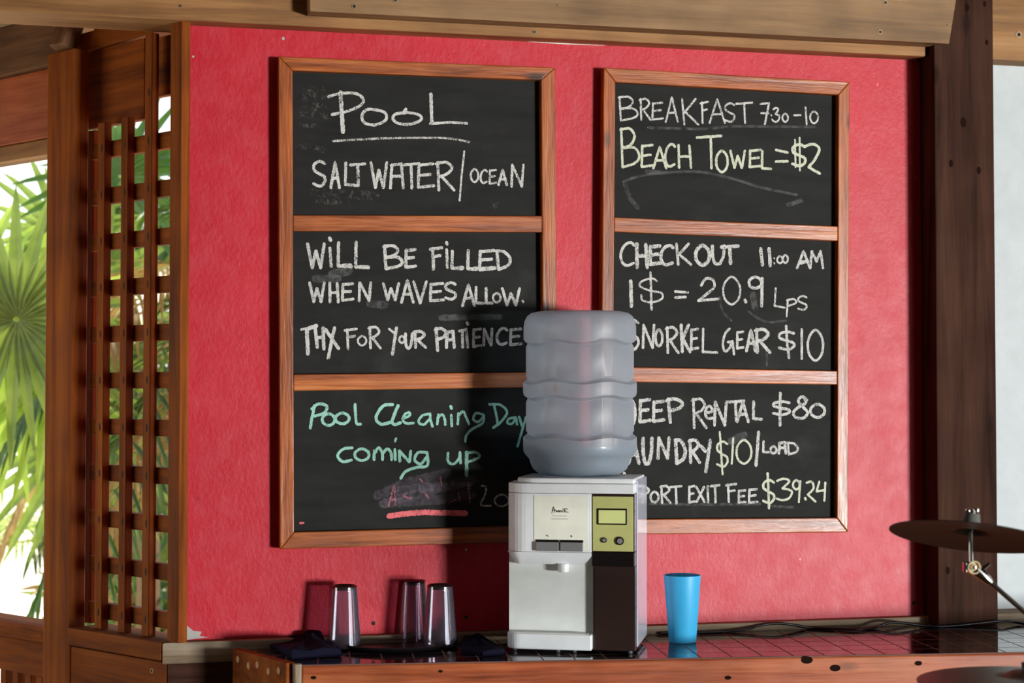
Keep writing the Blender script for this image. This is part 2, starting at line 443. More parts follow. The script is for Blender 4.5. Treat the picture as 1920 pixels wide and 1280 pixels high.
# small nail heads, paint chips and holes on the red wall (parts of the wall)
wall_ob = bpy.data.objects['wall_back']
for (u, v, r, mt, nm) in ((362, 106, .003, 'filler', 'paint_chip'), (531, 72, .004, 'filler', 'paint_chip'), (1645, 158, .005, 'pinkdot', 'nail_head'), (1717, 333, .003, 'pinkdot', 'nail_head'),
                          (874, 1030, .0035, 'filler', 'paint_chip'), (1500, 1048, .004, 'pinkdot', 'nail_head'), (700, 1168, .005, 'hole', 'screw_hole'), (1714, 1130, .005, 'hole', 'screw_hole'), (874, 1157, .005, 'hole', 'screw_hole')):
    x_, z_ = WF.hit(u, v, 0.0008)
    MB().lathe([(0, 0.0), (r * .7, 0.0), (r, -0.0006)], 12, M4=Matrix.Translation((x_, -0.0008, z_)) @ Matrix.Rotation(pi / 2, 4, 'X')).build(nm, M[mt], wall_ob)

# ------------------------------------------------------------------ beams, fascia, post on the right
def line_z(fr, off, p, q):
    a = fr.hit(*p, off); b = fr.hit(*q, off); return a, b
off = 0.055
a, b = line_z(WF, off, (0, 19), (338, 38)); c = WF.hit(1738, 106, off)
hb = wthing('header_beam', 'long tan timber beam running along the top edge of the red wall', 'beam', WF, 0, 0, 2.55)
xa = WF.x(-160, off, 20)
za = a[1] + (b[1] - a[1]) * (xa - a[0]) / (b[0] - a[0])
m = MB(); m.prism([(xa, za - 2.55), (b[0], b[1] - 2.55), (c[0] - 0.002, c[1] - 2.55), (c[0] - 0.002, 0.2), (xa, 0.2)], -off, 0.10)
m.build('beam_timber', W_beam('X'), hb, 0.004)
def screw(parent, x, y, z, r=0.0065, name='screw', ring='screw'):
    s = MB(); s.lathe([(r, 0), (r, 0.0015), (r * 0.62, 0.0015)], 14, M4=Matrix.Translation((x, y, z)) @ Matrix.Rotation(pi / 2, 4, 'X'))
    o = s.build(name, M[ring], parent)
    d = MB(); d.lathe([(0, 0.0008), (r * 0.62, 0.0008)], 14, M4=Matrix.Translation((x, y, z)) @ Matrix.Rotation(pi / 2, 4, 'X'))
    d.build('screw_recess', M['hole'], o)
    return o
x_, z_ = WF.hit(975, 59, off); 
x_, z_ = WF.hit(1002, 60, off); screw(hb, x_, -off, z_ - 2.55, 0.005)
x_, z_ = WF.hit(338, 11, off); screw(hb, x_, -off, z_ - 2.55, 0.004)

off2 = 0.112
fb = wthing('fascia_board', 'wide pale plank screwed over the front of the tan header beam', 'board', WF, 0, 0, 2.6)
p1 = WF.hit(581, 21, off2); p2 = WF.hit(1780, 82, off2); p3 = WF.hit(1793, 0, off2); 
k = (p3[0] - p2[0]) / (p3[1] - p2[1])
ztop = 2.745
m = MB(); m.prism([(p1[0], p1[1] - 2.6), (p2[0], p2[1] - 2.6), (p2[0] + k * (ztop - p2[1]), ztop - 2.6), (p1[0] - 0.004, ztop - 2.6)], -off2, -0.0835)
xe = WF.x(1756, 0.082) - 0.003; ze = p1[1] + (p2[1] - p1[1]) * (xe - p1[0]) / (p2[0] - p1[0])
m.prism([(p1[0], p1[1] - 2.6), (xe, ze - 2.6), (xe, ztop - 2.6), (p1[0] - 0.004, ztop - 2.6)], -0.0834, -0.0565)
m.build('plank', W_fascia('X'), fb, 0.002)
for (u, v) in ((664, 12), (1650, 60), (1660, 5), (741, 0)):
    x_, z_ = WF.hit(u, v, off2); screw(fb, x_, -off2, z_ - 2.6)
x_, z_ = WF.hit(1777, 47, off2); screw(fb, x_, -off2, z_ - 2.6, 0.003)
x_, z_ = WF.hit(1045, 9, off2); screw(fb, x_, -off2, z_ - 2.6, 0.003)

offp = 0.082
px0 = WF.x(1756, offp); px1 = WF.x(1868, offp)
post = wthing('timber_post', 'thick dark brown square post between the red wall and the white wall', 'post', WF, (px0 + px1) / 2, 0, CZ + 0.001)
hw = (px1 - px0) / 2
MB().box(-hw, hw, -offp, 0.055, 0, 2.745 - CZ).build('post_timber', W_post('Z'), post, 0.004)
for (u, v, r) in ((1806, 230, 0.011), (1813, 15, 0.009), (1783, 307, 0.008), (1835, 320, 0.008), (1850, 80, 0.006), (1777, 1070, 0.008), (1846, 8, 0.006)):
    x_, z_ = WF.hit(u, v, offp)
    kk = MB(); kk.lathe([(0, 0), (r * .6, 0), (r, 0)], 14, M4=Matrix.Translation((x_ - (px0 + px1) / 2, -offp - 0.0004, z_ - CZ)) @ Matrix.Rotation(pi / 2, 4, 'X') @ Matrix.Diagonal((0.8, 1.3, 1, 1)))
    kk.build('knot', plain('dark_knot', S2L(34, 20, 16), 0.95, 0, 0.03) if 'dark_knot' not in bpy.data.materials else bpy.data.materials['dark_knot'], post)
offb = 0.02
rb = wthing('old_beam', 'weathered tan beam above the white wall at right edge', 'beam', WF, px1, 0, 2.5)
zz = WF.z(1895, 113, offb)
MB().box(0.002, 1.1, -offb, 0.055, zz - 2.5, 0.248).build('beam_timber', W_old('X'), rb, 0.004)
x_, z_ = WF.hit(1910, 65, offb); screw(rb, x_ - px1, -offb, z_ - 2.5, 0.009)

# ------------------------------------------------------------------ menu boards
FRONT = 0.034; PFACE = 0.013
class Board:
    def __init__(s, name, label, roll, corners, group):
        s.roll = roll
        pts = [WF.hit(u, v, FRONT) for u, v in corners]
        s.xc = sum(p[0] for p in pts) / 4; s.zc = sum(p[1] for p in pts) / 4
        q = [s.tol(*p) for p in pts]
        s.x0 = (q[0][0] + q[3][0]) / 2; s.x1 = (q[1][0] + q[2][0]) / 2
        s.z1 = (q[0][1] + q[1][1]) / 2; s.z0 = (q[2][1] + q[3][1]) / 2
        s.root = thing(name, label, 'chalkboard', WF.w(s.xc, 0, s.zc), (0, roll, WF.a), group)
        s.cnt = 0
    def tol(s, x, z):
        dx, dz = x - s.xc, z - s.zc
        return dx * cos(s.roll) - dz * sin(s.roll), dx * sin(s.roll) + dz * cos(s.roll)
    def px(s, u, v, off=FRONT): return s.tol(*WF.hit(u, v, off))
    def build(s, inner, rails):
        """inner: px points on the inner left/right edges; rails: list of (top px, bottom px) at left and right"""
        il = s.px(*inner[0])[0]; ir = s.px(*inner[1])[0]; it = (s.px(*inner[2])[1] + s.px(*inner[3])[1]) / 2
        ib = (s.px(*inner[4])[1] + s.px(*inner[5])[1]) / 2
        d0, d1 = -FRONT, -0.001
        Z, X = W_frame('Z'), W_frame('X')
        MB().prism([(s.x0, s.z0), (il, ib), (il, it), (s.x0, s.z1)], d0, d1).build('frame_stile', Z, s.root, 0.0025)
        MB().prism([(s.x1, s.z0), (s.x1, s.z1), (ir, it), (ir, ib)], d0, d1).build('frame_stile', Z, s.root, 0.0025)
        MB().prism([(s.x0, s.z1), (il, it), (ir, it), (s.x1, s.z1)], d0, d1).build('frame_rail', X, s.root, 0.0025)
        MB().prism([(s.x0, s.z0), (s.x1, s.z0), (ir, ib), (il, ib)], d0, d1).build('frame_rail', X, s.root, 0.0025)
        zs = [it]
        for (tl, tr, bl, br) in rails:
            zt = [s.px(*tl)[1], s.px(*tr)[1]]; zb = [s.px(*bl)[1], s.px(*br)[1]]
            MB().prism([(il, zb[0]), (ir, zb[1]), (ir, zt[1]), (il, zt[0])], d0 + 0.001, d1).build('frame_rail', X, s.root, 0.0025)
            zs += [(zt[0] + zt[1]) / 2, (zb[0] + zb[1]) / 2]
        zs.append(ib)
        s.panels = []
        for i in range(0, len(zs), 2):
            p = MB().box(il - 0.004, ir + 0.004, -PFACE, -0.002, zs[i + 1] - 0.004, zs[i] + 0.004).build('chalkboard_panel', M['board'], s.root)
            s.panels.append(p)
BL = Board('menu_chalkboard', 'left chalkboard in varnished wood frame with the pool notices', -0.0072,
           [(519, 105), (1041, 127), (1048, 1014), (528, 1029.5)], 'framed chalkboards on the red wall')
BL.build([(550, 570), (1015.5, 300), (547, 135.5), (1013, 146.5), (557, 997.5), (950, 987)],
         [((554, 403), (1015, 404.5), (554, 433), (1015, 435)), ((557, 701.5), (978, 697.5), (557, 732.5), (978, 726))])
BR = Board('menu_chalkboard', 'right chalkboard in varnished wood frame with the breakfast and price list', 0.0102,
           [(1124.5, 126), (1597, 153.5), (1587, 997), (1133, 1003)], 'framed chalkboards on the red wall')
BR.build([(1152, 420), (1571, 550), (1149, 154), (1575, 177), (1193, 972.5), (1566, 971)],
         [((1152.5, 407), (1570, 424), (1152.5, 434), (1569, 451.5)), ((1184, 688), (1567, 695), (1184, 716), (1567, 721))])

# ---- chalk writing: every letter is a set of hand strokes in a unit box (x right, y down)
E0 = [(.5, 0), (.12, .2), (0, .5), (.12, .82), (.5, 1), (.88, .82), (1, .5), (.88, .2), (.5, 0)]
G = {
 'A': [[(0, 1), (.5, 0), (1, 1)], [(.2, .64), (.84, .62)]],
 'a': [[(0, 1), (.12, .04)], [(.05, .06), (.9, .0)], [(.85, 0), (1, 1)], [(.1, .52), (.92, .5)]],
 'B': [[(.05, 0), (.12, 1)], ['c', (0, .03), (.5, 0), (.75, .2), (.55, .42), (.15, .5)], ['c', (.15, .5), (.75, .5), (1, .72), (.75, .9), (.12, 1)]],
 'C': [['c', (1, .12), (.72, 0), (.3, .12), (.02, .5), (.12, .85), (.45, 1), (.95, .9)]],
 'D': [[(.05, 0), (.16, 1)], ['c', (0, .02), (.55, .05), (.98, .4), (.85, .78), (.16, 1)]],
 'E': [[(.1, .03), (.06, 1)], [(.1, .06), (.95, 0)], [(.1, .5), (.8, .45)], [(.06, 1), (1, .93)]],
 'e': [['c', (.1, .5), (.9, .42), (.75, .06), (.3, .05), (.0, .5), (.3, .95), (1, .92)]],
 'F': [[(.2, .03), (.28, 1)], [(0, .08), (1, 0)], [(.2, .42), (.85, .36)]],
 'G': [['c', (.6, 0), (.2, .2), (0, .6), (.2, .88), (.6, .75), (.75, .55)], [(.45, .52), (.85, .5)], [(.85, .48), (1, 1)]],
 'H': [[(.08, 0), (.12, 1)], [(.88, .03), (1, 1)], [(.1, .52), (.92, .5)]],
 'I': [[(.5, 0), (.5, 1)]],
 'K': [[(.08, 0), (.2, 1)], [(.85, 0), (.2, .55)], [(.25, .5), (1, 1)]],
 'L': [[(.08, 0), (.05, .95)], [(.05, .95), (1, .98)]],
 'M': [[(.02, 1), (.15, 0)], [(.15, 0), (.5, .6)], [(.5, .6), (.82, 0)], [(.82, 0), (1, 1)]],
 'N': [[(.05, 1), (.1, .02)], [(.1, 0), (.85, .98)], [(.85, 1), (.98, 0)]],
 'O': [['c'] + E0], '0': [['c'] + E0],
 'P': [[(.1, 0), (.25, 1)], ['c', (0, .08), (.5, 0), (1, .15), (.85, .38), (.2, .5)]],
 'R': [[(.1, 0), (.16, 1)], ['c', (0, .06), (.55, 0), (.88, .2), (.6, .42), (.15, .52)], [(.3, .5), (1, 1)]],
 'S': [['c', (.95, .1), (.55, 0), (.12, .12), (.1, .35), (.5, .5), (.9, .62), (.95, .82), (.6, 1), (.05, .9)]],
 'T': [[(0, .06), (1, 0)], [(.5, .05), (.55, 1)]],
 'U': [['c', (0, 0), (.03, .6), (.25, .97), (.65, .95), (.92, .55), (.98, 0)]],
 'V': [[(0, 0), (.52, 1)], [(.52, 1), (1, 0)]],
 'W': [[(0, 0), (.28, 1)], [(.28, 1), (.5, .3)], [(.5, .3), (.78, 1)], [(.78, 1), (1, 0)]],
 'X': [[(0, 0), (1, 1)], [(.95, 0), (.05, 1)]],
 '3': [['c', (.05, .1), (.5, 0), (.85, .12), (.4, .45)], ['c', (.4, .45), (1, .58), (.85, .9), (.4, 1), (0, .92)]],
 '8': [['c', (.95, .15), (.6, 0), (.35, .2), (.7, .5), (1, .75), (.7, 1), (.2, .98), (0, .75), (.35, .5), (.85, .3), (.8, .1)]],
}
def cr(pts, n=7):
    P = [pts[0]] + list(pts) + [pts[-1]]
    if pts[0] == pts[-1]: P[0] = pts[-2]; P[-1] = pts[1]
    out = []
    for i in range(1, len(P) - 2):
        p0, p1, p2, p3 = P[i - 1], P[i], P[i + 1], P[i + 2]
        for k in range(n):
            t = k / n
            out.append(tuple(0.5 * (2 * p1[j] + (p2[j] - p0[j]) * t + (2 * p0[j] - 5 * p1[j] + 4 * p2[j] - p3[j]) * t * t
                             + (3 * p1[j] - p0[j] - 3 * p2[j] + p3[j]) * t ** 3) for j in (0, 1)))
    out.append(pts[-1]); return out
class Writing:
    """collects strokes given in the pixels of one crop and lays them as chalk ribbons on the board's face"""
    def __init__(s, board, panel, ox, oy, sc):
        s.b = board; s.p = panel; s.ox = ox; s.oy = oy; s.sc = sc; s.mb = MB()
    def stroke(s, pts, wpx, curved=False, taper=True):
        if curved: pts = cr(pts)
        # resample
        P = [pts[0]]
        for q in pts[1:]:
            d = math.hypot(q[0] - P[-1][0], q[1] - P[-1][1]); n = max(1, int(d / (7 if s.sc > 1 else 3)))
            a = P[-1]
            for k in range(1, n + 1): P.append((a[0] + (q[0] - a[0]) * k / n, a[1] + (q[1] - a[1]) * k / n))
        L = [s.b.px(s.ox + x / s.sc, s.oy + y / s.sc, PFACE) for x, y in P]
        wm = wpx / s.sc * 1.345e-3 / 2
        s.b.cnt += 1
        y = -PFACE - 0.0004 - 0.00001 * (s.b.cnt % 60)
        prev = None; N = len(L)
        if N < 2: return
        # extend ends a little
        rows = []
        for i, (x, z) in enumerate(L):
            a = L[max(i - 1, 0)]; b = L[min(i + 1, N - 1)]
            dx, dz = b[0] - a[0], b[1] - a[1]; l = math.hypot(dx, dz) or 1
            nx, nz = -dz / l, dx / l
            w1 = wm * random.uniform(0.82, 1.12); w2 = wm * random.uniform(0.82, 1.12)
            rows.append((x, z, nx, nz, w1, w2, dx / l, dz / l))
        def row(x, z, nx, nz, w1, w2):
            return s.mb.bm.verts.new((x + nx * w1, y, z + nz * w1)), s.mb.bm.verts.new((x - nx * w2, y, z - nz * w2))
        r0 = rows[0]; rN = rows[-1]
        seq = [row(r0[0] - r0[6] * wm * .8, r0[1] - r0[7] * wm * .8, r0[2], r0[3], wm * .5, wm * .5)]
        for r in rows: seq.append(row(*r[:6]))
        seq.append(row(rN[0] + rN[6] * wm * .8, rN[1] + rN[7] * wm * .8, rN[2], rN[3], wm * .5, wm * .5))
        for (a, b), (c, d) in zip(seq, seq[1:]):
            s.mb.bm.faces.new((a, b, d, c))
    def g(s, ch, x0, y0, x1, y1, wpx):
        for st in G[ch]:
            cv = st[0] == 'c'; pts = st[1:] if cv else st
            s.stroke([(x0 + (x1 - x0) * x, y0 + (y1 - y0) * yy) for x, yy in pts], wpx, cv)
        return s
    def l(s, wpx, *lines):
        for ln in lines:
            cv = ln[0] == 'c'; s.stroke(ln[1:] if cv else ln, wpx, cv)
        return s
    def dot(s, x, y, wpx): s.stroke([(x - wpx * .15, y - wpx * .3), (x + wpx * .15, y + wpx * .3)], wpx); return s
    def o(s, x0, y0, x1, y1, wpx): return s.g('O', x0, y0, x1, y1, wpx)
    def word(s, wpx, *items):
        for it in items: s.g(*it, wpx)
        return s
    def done(s, mat, name='chalk_writing', label=None):
        o = s.mb.build(name, M[mat], s.b.panels[s.p])
        if label: o['label'] = label
        return o
# --- left board, top panel
C3 = (500, 80, 3.4286); C4 = (500, 400, 3.4286); C5 = (500, 690, 3.4286)
C6 = (1100, 100, 3.6577); C7 = (1100, 400, 3.6923); C8 = (1100, 680, 3.6923)
W = Writing(BL, 0, *C3)
W.l(27, [(475, 318), (482, 450), (491, 574)]).l(19, ['c', (397, 347), (470, 327), (570, 326), (622, 365), (600, 405), (520, 440), (420, 462)])
W.l(19, ['c', (690, 430), (640, 432), (612, 470), (630, 515), (700, 528), (765, 495), (760, 450), (690, 430)])
W.l(19, ['c', (890, 452), (830, 458), (812, 490), (850, 520), (930, 522), (992, 495), (975, 462), (890, 446)], [(895, 425), (880, 450)])
W.l(23, [(1056, 330), (1062, 515)]).l(17, [(1050, 520), (1180, 512), (1288, 519)])
W.done('chalk', label='white chalk word POOL')
W = Writing(BL, 0, *C3)
W.l(14, ['c', (428, 632), (600, 622), (800, 614), (1100, 612), (1220, 622), (1302, 639)])
W.done('chalk_thin', 'chalk_underline')
W = Writing(BL, 0, *C3)
W.word(19, ('S', 297, 762, 378, 922), ('A', 412, 768, 468, 932), ('L', 502, 772, 578, 920), ('T', 538, 778, 632, 920), ('W', 670, 770, 772, 932),
       ('a', 795, 778, 878, 935), ('T', 876, 776, 980, 936), ('E', 968, 778, 1075, 930), ('R', 1088, 768, 1205, 948))
W.l(13, [(1270, 698), (1252, 860), (1240, 1015)])
W.word(14, ('O', 1312, 812, 1360, 896), ('C', 1374, 818, 1416, 902), ('E', 1430, 818, 1476, 906)).word(17, ('A', 1490, 816, 1543, 914), ('N', 1570, 785, 1652, 925))
W.done('chalk', label='white chalk words SALTWATER / OCEAN')
for (x0, y0, x1, y1, w_) in ((250, 300, 360, 300, 40), (240, 345, 385, 350, 50), (250, 400, 360, 420, 60), (230, 460, 390, 470, 45), (225, 530, 330, 535, 30),
                             (200, 660, 380, 690, 40), (300, 960, 700, 985, 60), (300, 1020, 520, 1025, 40), (1440, 1045, 1520, 1050, 45)):
    W = Writing(BL, 0, *C3); W.stroke([(x0, y0), (x1, y1)], w_); W.done('dust', 'chalk_smudge')
# --- left board, middle panel
W = Writing(BL, 1, *C4)
W.word(21, ('W', 262, 195, 370, 350), ('L', 455, 188, 545, 345), ('L', 568, 184, 655, 352), ('B', 752, 208, 872, 355), ('E', 890, 232, 958, 346), ('F', 1052, 220, 1126, 360),
       ('L', 1188, 242, 1256, 358), ('L', 1290, 238, 1348, 362), ('E', 1362, 238, 1468, 362), ('D', 1475, 240, 1565, 360))
W.l(19, [(406, 222), (415, 342)], [(1157, 232), (1161, 348)]).dot(408, 165, 24).dot(1158, 192, 20)
W.l(26, [(490, 335), (540, 335)], [(600, 345), (652, 345)], [(1225, 352), (1260, 350)], [(1320, 358), (1350, 352)], [(1390, 355), (1465, 350)])
W.done('chalk', label='white chalk words WILL BE FILLED')
W = Writing(BL, 1, *C4)
W.word(19, ('W', 276, 445, 370, 568), ('H', 400, 445, 460, 570), ('E', 482, 452, 556, 558), ('N', 590, 445, 670, 562), ('W', 750, 450, 848, 556), ('A', 866, 428, 942, 572),
       ('V', 944, 438, 1026, 576), ('E', 1046, 450, 1138, 562), ('S', 1146, 445, 1216, 552), ('A', 1258, 458, 1335, 594), ('L', 1342, 474, 1394, 580), ('L', 1408, 480, 1450, 580),
       ('W', 1514, 482, 1626, 590))
W.o(1455, 512, 1503, 572, 15); W.dot(1648, 566, 15)
W.done('chalk', label='white chalk words WHEN WAVES ALLOW')
W = Writing(BL, 1, *C4)
W.l(26, [(258, 745), (265, 902)], [(255, 745), (320, 722)]).l(16, [(222, 746), (258, 740)])
W.l(22, [(312, 738), (325, 860)], [(362, 735), (368, 872)], [(318, 800), (366, 795)], [(378, 745), (462, 868)], [(436, 735), (395, 930)])
W.word(17, ('F', 502, 742, 578, 870), ('R', 655, 730, 732, 866)).word(13, ('O', 586, 788, 640, 848))
W.l(15, [(786, 742), (828, 775)]).l(21, [(834, 735), (808, 905)])
W.o(852, 788, 886, 832, 14); W.word(19, ('U', 892, 772, 935, 866), ('R', 945, 758, 1022, 862))
W.word(21, ('P', 1082, 738, 1150, 882), ('a', 1155, 758, 1205, 862)).word(19, ('T', 1238, 748, 1278, 860), ('E', 1325, 742, 1378, 856), ('N', 1392, 742, 1450, 846), ('C', 1478, 738, 1545, 842), ('E', 1562, 742, 1638, 844))
W.l(19, [(1283, 742), (1293, 860)]).dot(1290, 708, 20)
W.done('chalk', label='white chalk words THX FOR YOUR PATIENCE')
for (x0, y0, x1, y1, w_) in ((420, 390, 530, 370, 60), (310, 420, 460, 420, 50), (660, 580, 760, 590, 50), (1120, 670, 1500, 665, 40)):
    W = Writing(BL, 1, *C4); W.stroke([(x0, y0), (x1, y1)], w_); W.done('faint', 'chalk_smudge')
# --- left board, lower panel
W = Writing(BL, 2, *C5)
W.l(19, [(308, 240), (290, 320), (280, 385)], ['c', (290, 262), (330, 230), (385, 242), (372, 285), (305, 308)])
W.o(357, 292, 438, 368, 19); W.o(442, 288, 530, 358, 19)
W.l(19, ['c', (568, 232), (572, 310), (578, 355), (604, 360)])
W.l(21, ['c', (810, 234), (755, 240), (715, 285), (704, 330), (738, 360), (795, 348)], ['c', (845, 240), (820, 300), (806, 345), (825, 362), (860, 350)])
W.l(17, ['c', (872, 325), (918, 305), (915, 284), (888, 298), (876, 335), (900, 355), (945, 352)],
    ['c', (1050, 292), (1000, 305), (976, 345), (1010, 362), (1048, 325)], [(1050, 292), (1052, 330), (1066, 375)],
    [(1104, 298), (1096, 360)], ['c', (1098, 322), (1128, 298), (1145, 330), (1148, 364)], [(1186, 300), (1190, 372)],
    [(1232, 290), (1228, 360)], ['c', (1230, 312), (1262, 278), (1282, 315), (1300, 358)],
    ['c', (1390, 298), (1345, 290), (1328, 328), (1360, 345), (1394, 310)]).dot(1185, 252, 20)
W.l(17, ['c', (1394, 300), (1388, 352), (1320, 392), (1285, 430), (1277, 472)])
W.l(17, [(1462, 238), (1478, 310), (1484, 362)], ['c', (1430, 232), (1500, 236), (1545, 282), (1505, 345), (1455, 383)])
W.l(17, ['c', (1600, 318), (1558, 325), (1548, 352), (1578, 356), (1600, 322)], [(1600, 316), (1610, 362)], [(1622, 312), (1642, 372)], ['c', (1668, 312), (1642, 400), (1612, 502)])
W.done('chalk_teal', label='mint green chalk words Pool Cleaning Day')
W = Writing(BL, 2, *C5)
W.l(19, ['c', (550, 512), (492, 520), (456, 562), (488, 600), (545, 590)]); W.o(566, 518, 658, 594, 18)
W.l(19, [(692, 530), (690, 588)], ['c', (692, 550), (720, 512), (742, 545), (745, 588)], ['c', (745, 548), (778, 518), (800, 550), (802, 588)], [(824, 522), (826, 588)],
    [(852, 530), (856, 598)], [(852, 530), (916, 602)], [(918, 602), (926, 532)]).l(16, [(832, 452), (825, 470)])
W.l(19, ['c', (1025, 542), (972, 542), (952, 590), (990, 616), (1026, 572)], ['c', (1030, 540), (1032, 625), (960, 638), (892, 665), (862, 708)])
W.l(18, ['c', (1166, 545), (1166, 598), (1200, 616), (1235, 582), (1242, 542)], [(1242, 540), (1246, 610)]).l(24, [(1285, 540), (1285, 690)]).l(18, ['c', (1282, 546), (1340, 540), (1370, 565), (1330, 590), (1282, 604)])
W.done('chalk_teal', label='mint green chalk words coming up')
W = Writing(BL, 2, *C5)
for ln in ([(710, 820), (900, 735), (1160, 672)], [(745, 870), (1000, 800), (1320, 720)], [(760, 868), (1100, 845), (1320, 815)], [(840, 790), (1180, 745)], [(1000, 770), (1300, 760)]):
    W.stroke(ln, 62)
W.done('smear', 'chalk_smudge', 'rubbed out grey smear')
W = Writing(BL, 2, *C5)
W.l(13, [(782, 888), (820, 752), (830, 880)], [(795, 845), (828, 842)], ['c', (905, 800), (880, 820), (925, 838)], [(985, 712), (1000, 730)], [(1118, 700), (1122, 760)],
    [(1170, 870), (1215, 842)], [(1296, 730), (1308, 862)], [(1020, 800), (1040, 835)], [(1230, 790), (1240, 850)])
W.done('chalk_pinkthin', 'chalk_writing', 'rubbed pink chalk letters')
W = Writing(BL, 2, *C5); W.stroke([(785, 952), (860, 938), (1000, 926), (1280, 932)], 36); W.stroke([(215, 995), (236, 994)], 14)
W.done('chalk_pink', 'chalk_underline', 'thick pink chalk line')
W = Writing(BL, 2, *C5)
W.l(12, ['c', (1378, 756), (1408, 762), (1405, 810), (1378, 865), (1385, 884), (1440, 884)]); W.o(1464, 812, 1556, 888, 12)
W.done('chalk_thin', label='thin white chalk number')
# --- right board, top panel
W = Writing(BR, 0, *C6)
W.word(15, ('B', 218, 298, 350, 460), ('R', 362, 312, 438, 456), ('E', 446, 338, 524, 454), ('A', 542, 300, 625, 470), ('K', 645, 312, 765, 488), ('F', 780, 332, 832, 478),
       ('A', 842, 314, 948, 478), ('S', 945, 342, 1015, 470), ('T', 1025, 338, 1135, 478))
W.l(15, [(1192, 348), (1250, 340)], [(1250, 342), (1221, 486)], [(1196, 410), (1246, 412)]).dot(1266, 425, 10).dot(1272, 455, 11)
W.word(14, ('3', 1278, 374, 1320, 470), ('0', 1342, 414, 1380, 470), ('0', 1532, 398, 1586, 480)).l(14, [(1422, 425), (1466, 424)], [(1500, 370), (1508, 488)])
W.done('chalk', label='white chalk words BREAKFAST 7:30-10')
W = Writing(BR, 0, *C6)
W.word(19, ('B', 230, 516, 360, 780), ('E', 372, 628, 455, 778), ('A', 456, 642, 545, 788), ('C', 537, 622, 605, 776), ('H', 622, 628, 715, 784))
W.l(20, [(755, 578), (922, 566)], [(850, 580), (855, 788)])
W.word(19, ('O', 887, 668, 966, 814), ('W', 985, 668, 1085, 785), ('E', 1112, 662, 1196, 780), ('L', 1198, 670, 1264, 794))
W.l(19, [(1297, 662), (1378, 680)], [(1297, 742), (1378, 740)]); W.g('S', 1405, 625, 1502, 772, 22); W.l(14, [(1428, 592), (1432, 780)], [(1460, 578), (1462, 804)])
W.l(21, ['c', (1492, 642), (1548, 622), (1594, 652), (1572, 716), (1522, 780)], [(1522, 780), (1598, 824)])
W.done('chalk_yellow', label='cream chalk words BEACH TOWEL = $2')
W = Writing(BR, 0, *C6)
W.l(20, ['c', (250, 880), (420, 830), (760, 812), (1000, 860), (1200, 920), (1440, 970)], [(420, 510), (800, 520), (1000, 500), (1560, 505)])
W.l(34, [(410, 810), (515, 818)], [(1380, 1040), (1470, 1010)]).l(30, [(260, 900), (300, 1000), (350, 1060)])
W.done('faint', 'chalk_smudge')
# --- right board, middle panel
W = Writing(BR, 1, *C7)
W.word(21, ('C', 234, 202, 330, 360), ('K', 612, 210, 722, 354)).word(27, ('H', 340, 210, 418, 375), ('E', 434, 224, 510, 352), ('O', 754, 222, 850, 358), ('T', 932, 226, 1048, 346)).word(24, ('C', 512, 222, 598, 356), ('U', 870, 224, 952, 350))
W.l(27, [(1204, 244), (1216, 356)], [(1262, 244), (1270, 362)]).dot(1298, 310, 10).dot(1298, 345, 11)
W.o(1318, 296, 1356, 345, 15); W.o(1358, 288, 1392, 343, 15)
W.word(20, ('A', 1456, 260, 1545, 378), ('M', 1545, 262, 1635, 378)).l(24, [(1480, 345), (1530, 330)])
W.done('chalk', label='white chalk words CHECK OUT 11:00 AM')
W = Writing(BR, 1, *C7)
W.l(27, [(305, 468), (309, 642)]).l(15, ['c', (485, 468), (450, 450), (380, 470), (370, 505), (440, 535), (515, 550), (520, 590), (450, 615), (385, 600), (378, 565)]).l(18, [(441, 408), (448, 666)])
W.l(19, [(612, 540), (700, 547)], [(612, 582), (684, 578)]); W.l(20, ['c', (792, 498), (825, 452), (870, 458), (884, 505), (840, 550), (772, 604)], [(772, 604), (912, 592)])
W.o(944, 438, 1062, 630, 16); W.dot(1098, 606, 24); W.o(1122, 440, 1210, 518, 22); W.l(24, [(1214, 450), (1211, 642)])
W.l(15, [(1308, 517), (1300, 638)], [(1300, 640), (1370, 652)], [(1392, 596), (1383, 714)], ['c', (1385, 602), (1432, 592), (1448, 618), (1390, 642)]); W.g('S', 1460, 572, 1524, 668, 15)
W.done('chalk', label='white chalk words 1$ = 20.9 Lps')
W = Writing(BR, 1, *C7)
W.word(20, ('S', 275, 738, 360, 942), ('N', 385, 772, 468, 930), ('O', 476, 804, 524, 918), ('R', 548, 788, 635, 965), ('E', 720, 800, 772, 940)).word(24, ('K', 648, 772, 715, 958)).word(18, ('L', 798, 798, 903, 966))
W.word(19, ('G', 942, 798, 1020, 975), ('E', 1038, 818, 1085, 934)).word(24, ('A', 1105, 808, 1168, 952), ('R', 1165, 802, 1268, 962))
W.g('S', 1325, 818, 1440, 942, 20); W.l(20, [(1380, 778), (1388, 900), (1400, 1000)], [(1488, 802), (1489, 1006)]); W.o(1530, 806, 1636, 1018, 19)
W.done('chalk', label='white chalk words SNORKEL GEAR $10')
W = Writing(BR, 1, *C7)
W.l(50, [(1150, 560), (1165, 660)]).l(18, ['c', (920, 580), (940, 680), (1000, 740)], ['c', (1120, 680), (1240, 750), (1380, 740)], [(1245, 970), (1248, 1050)])
W.done('faint', 'chalk_smudge')
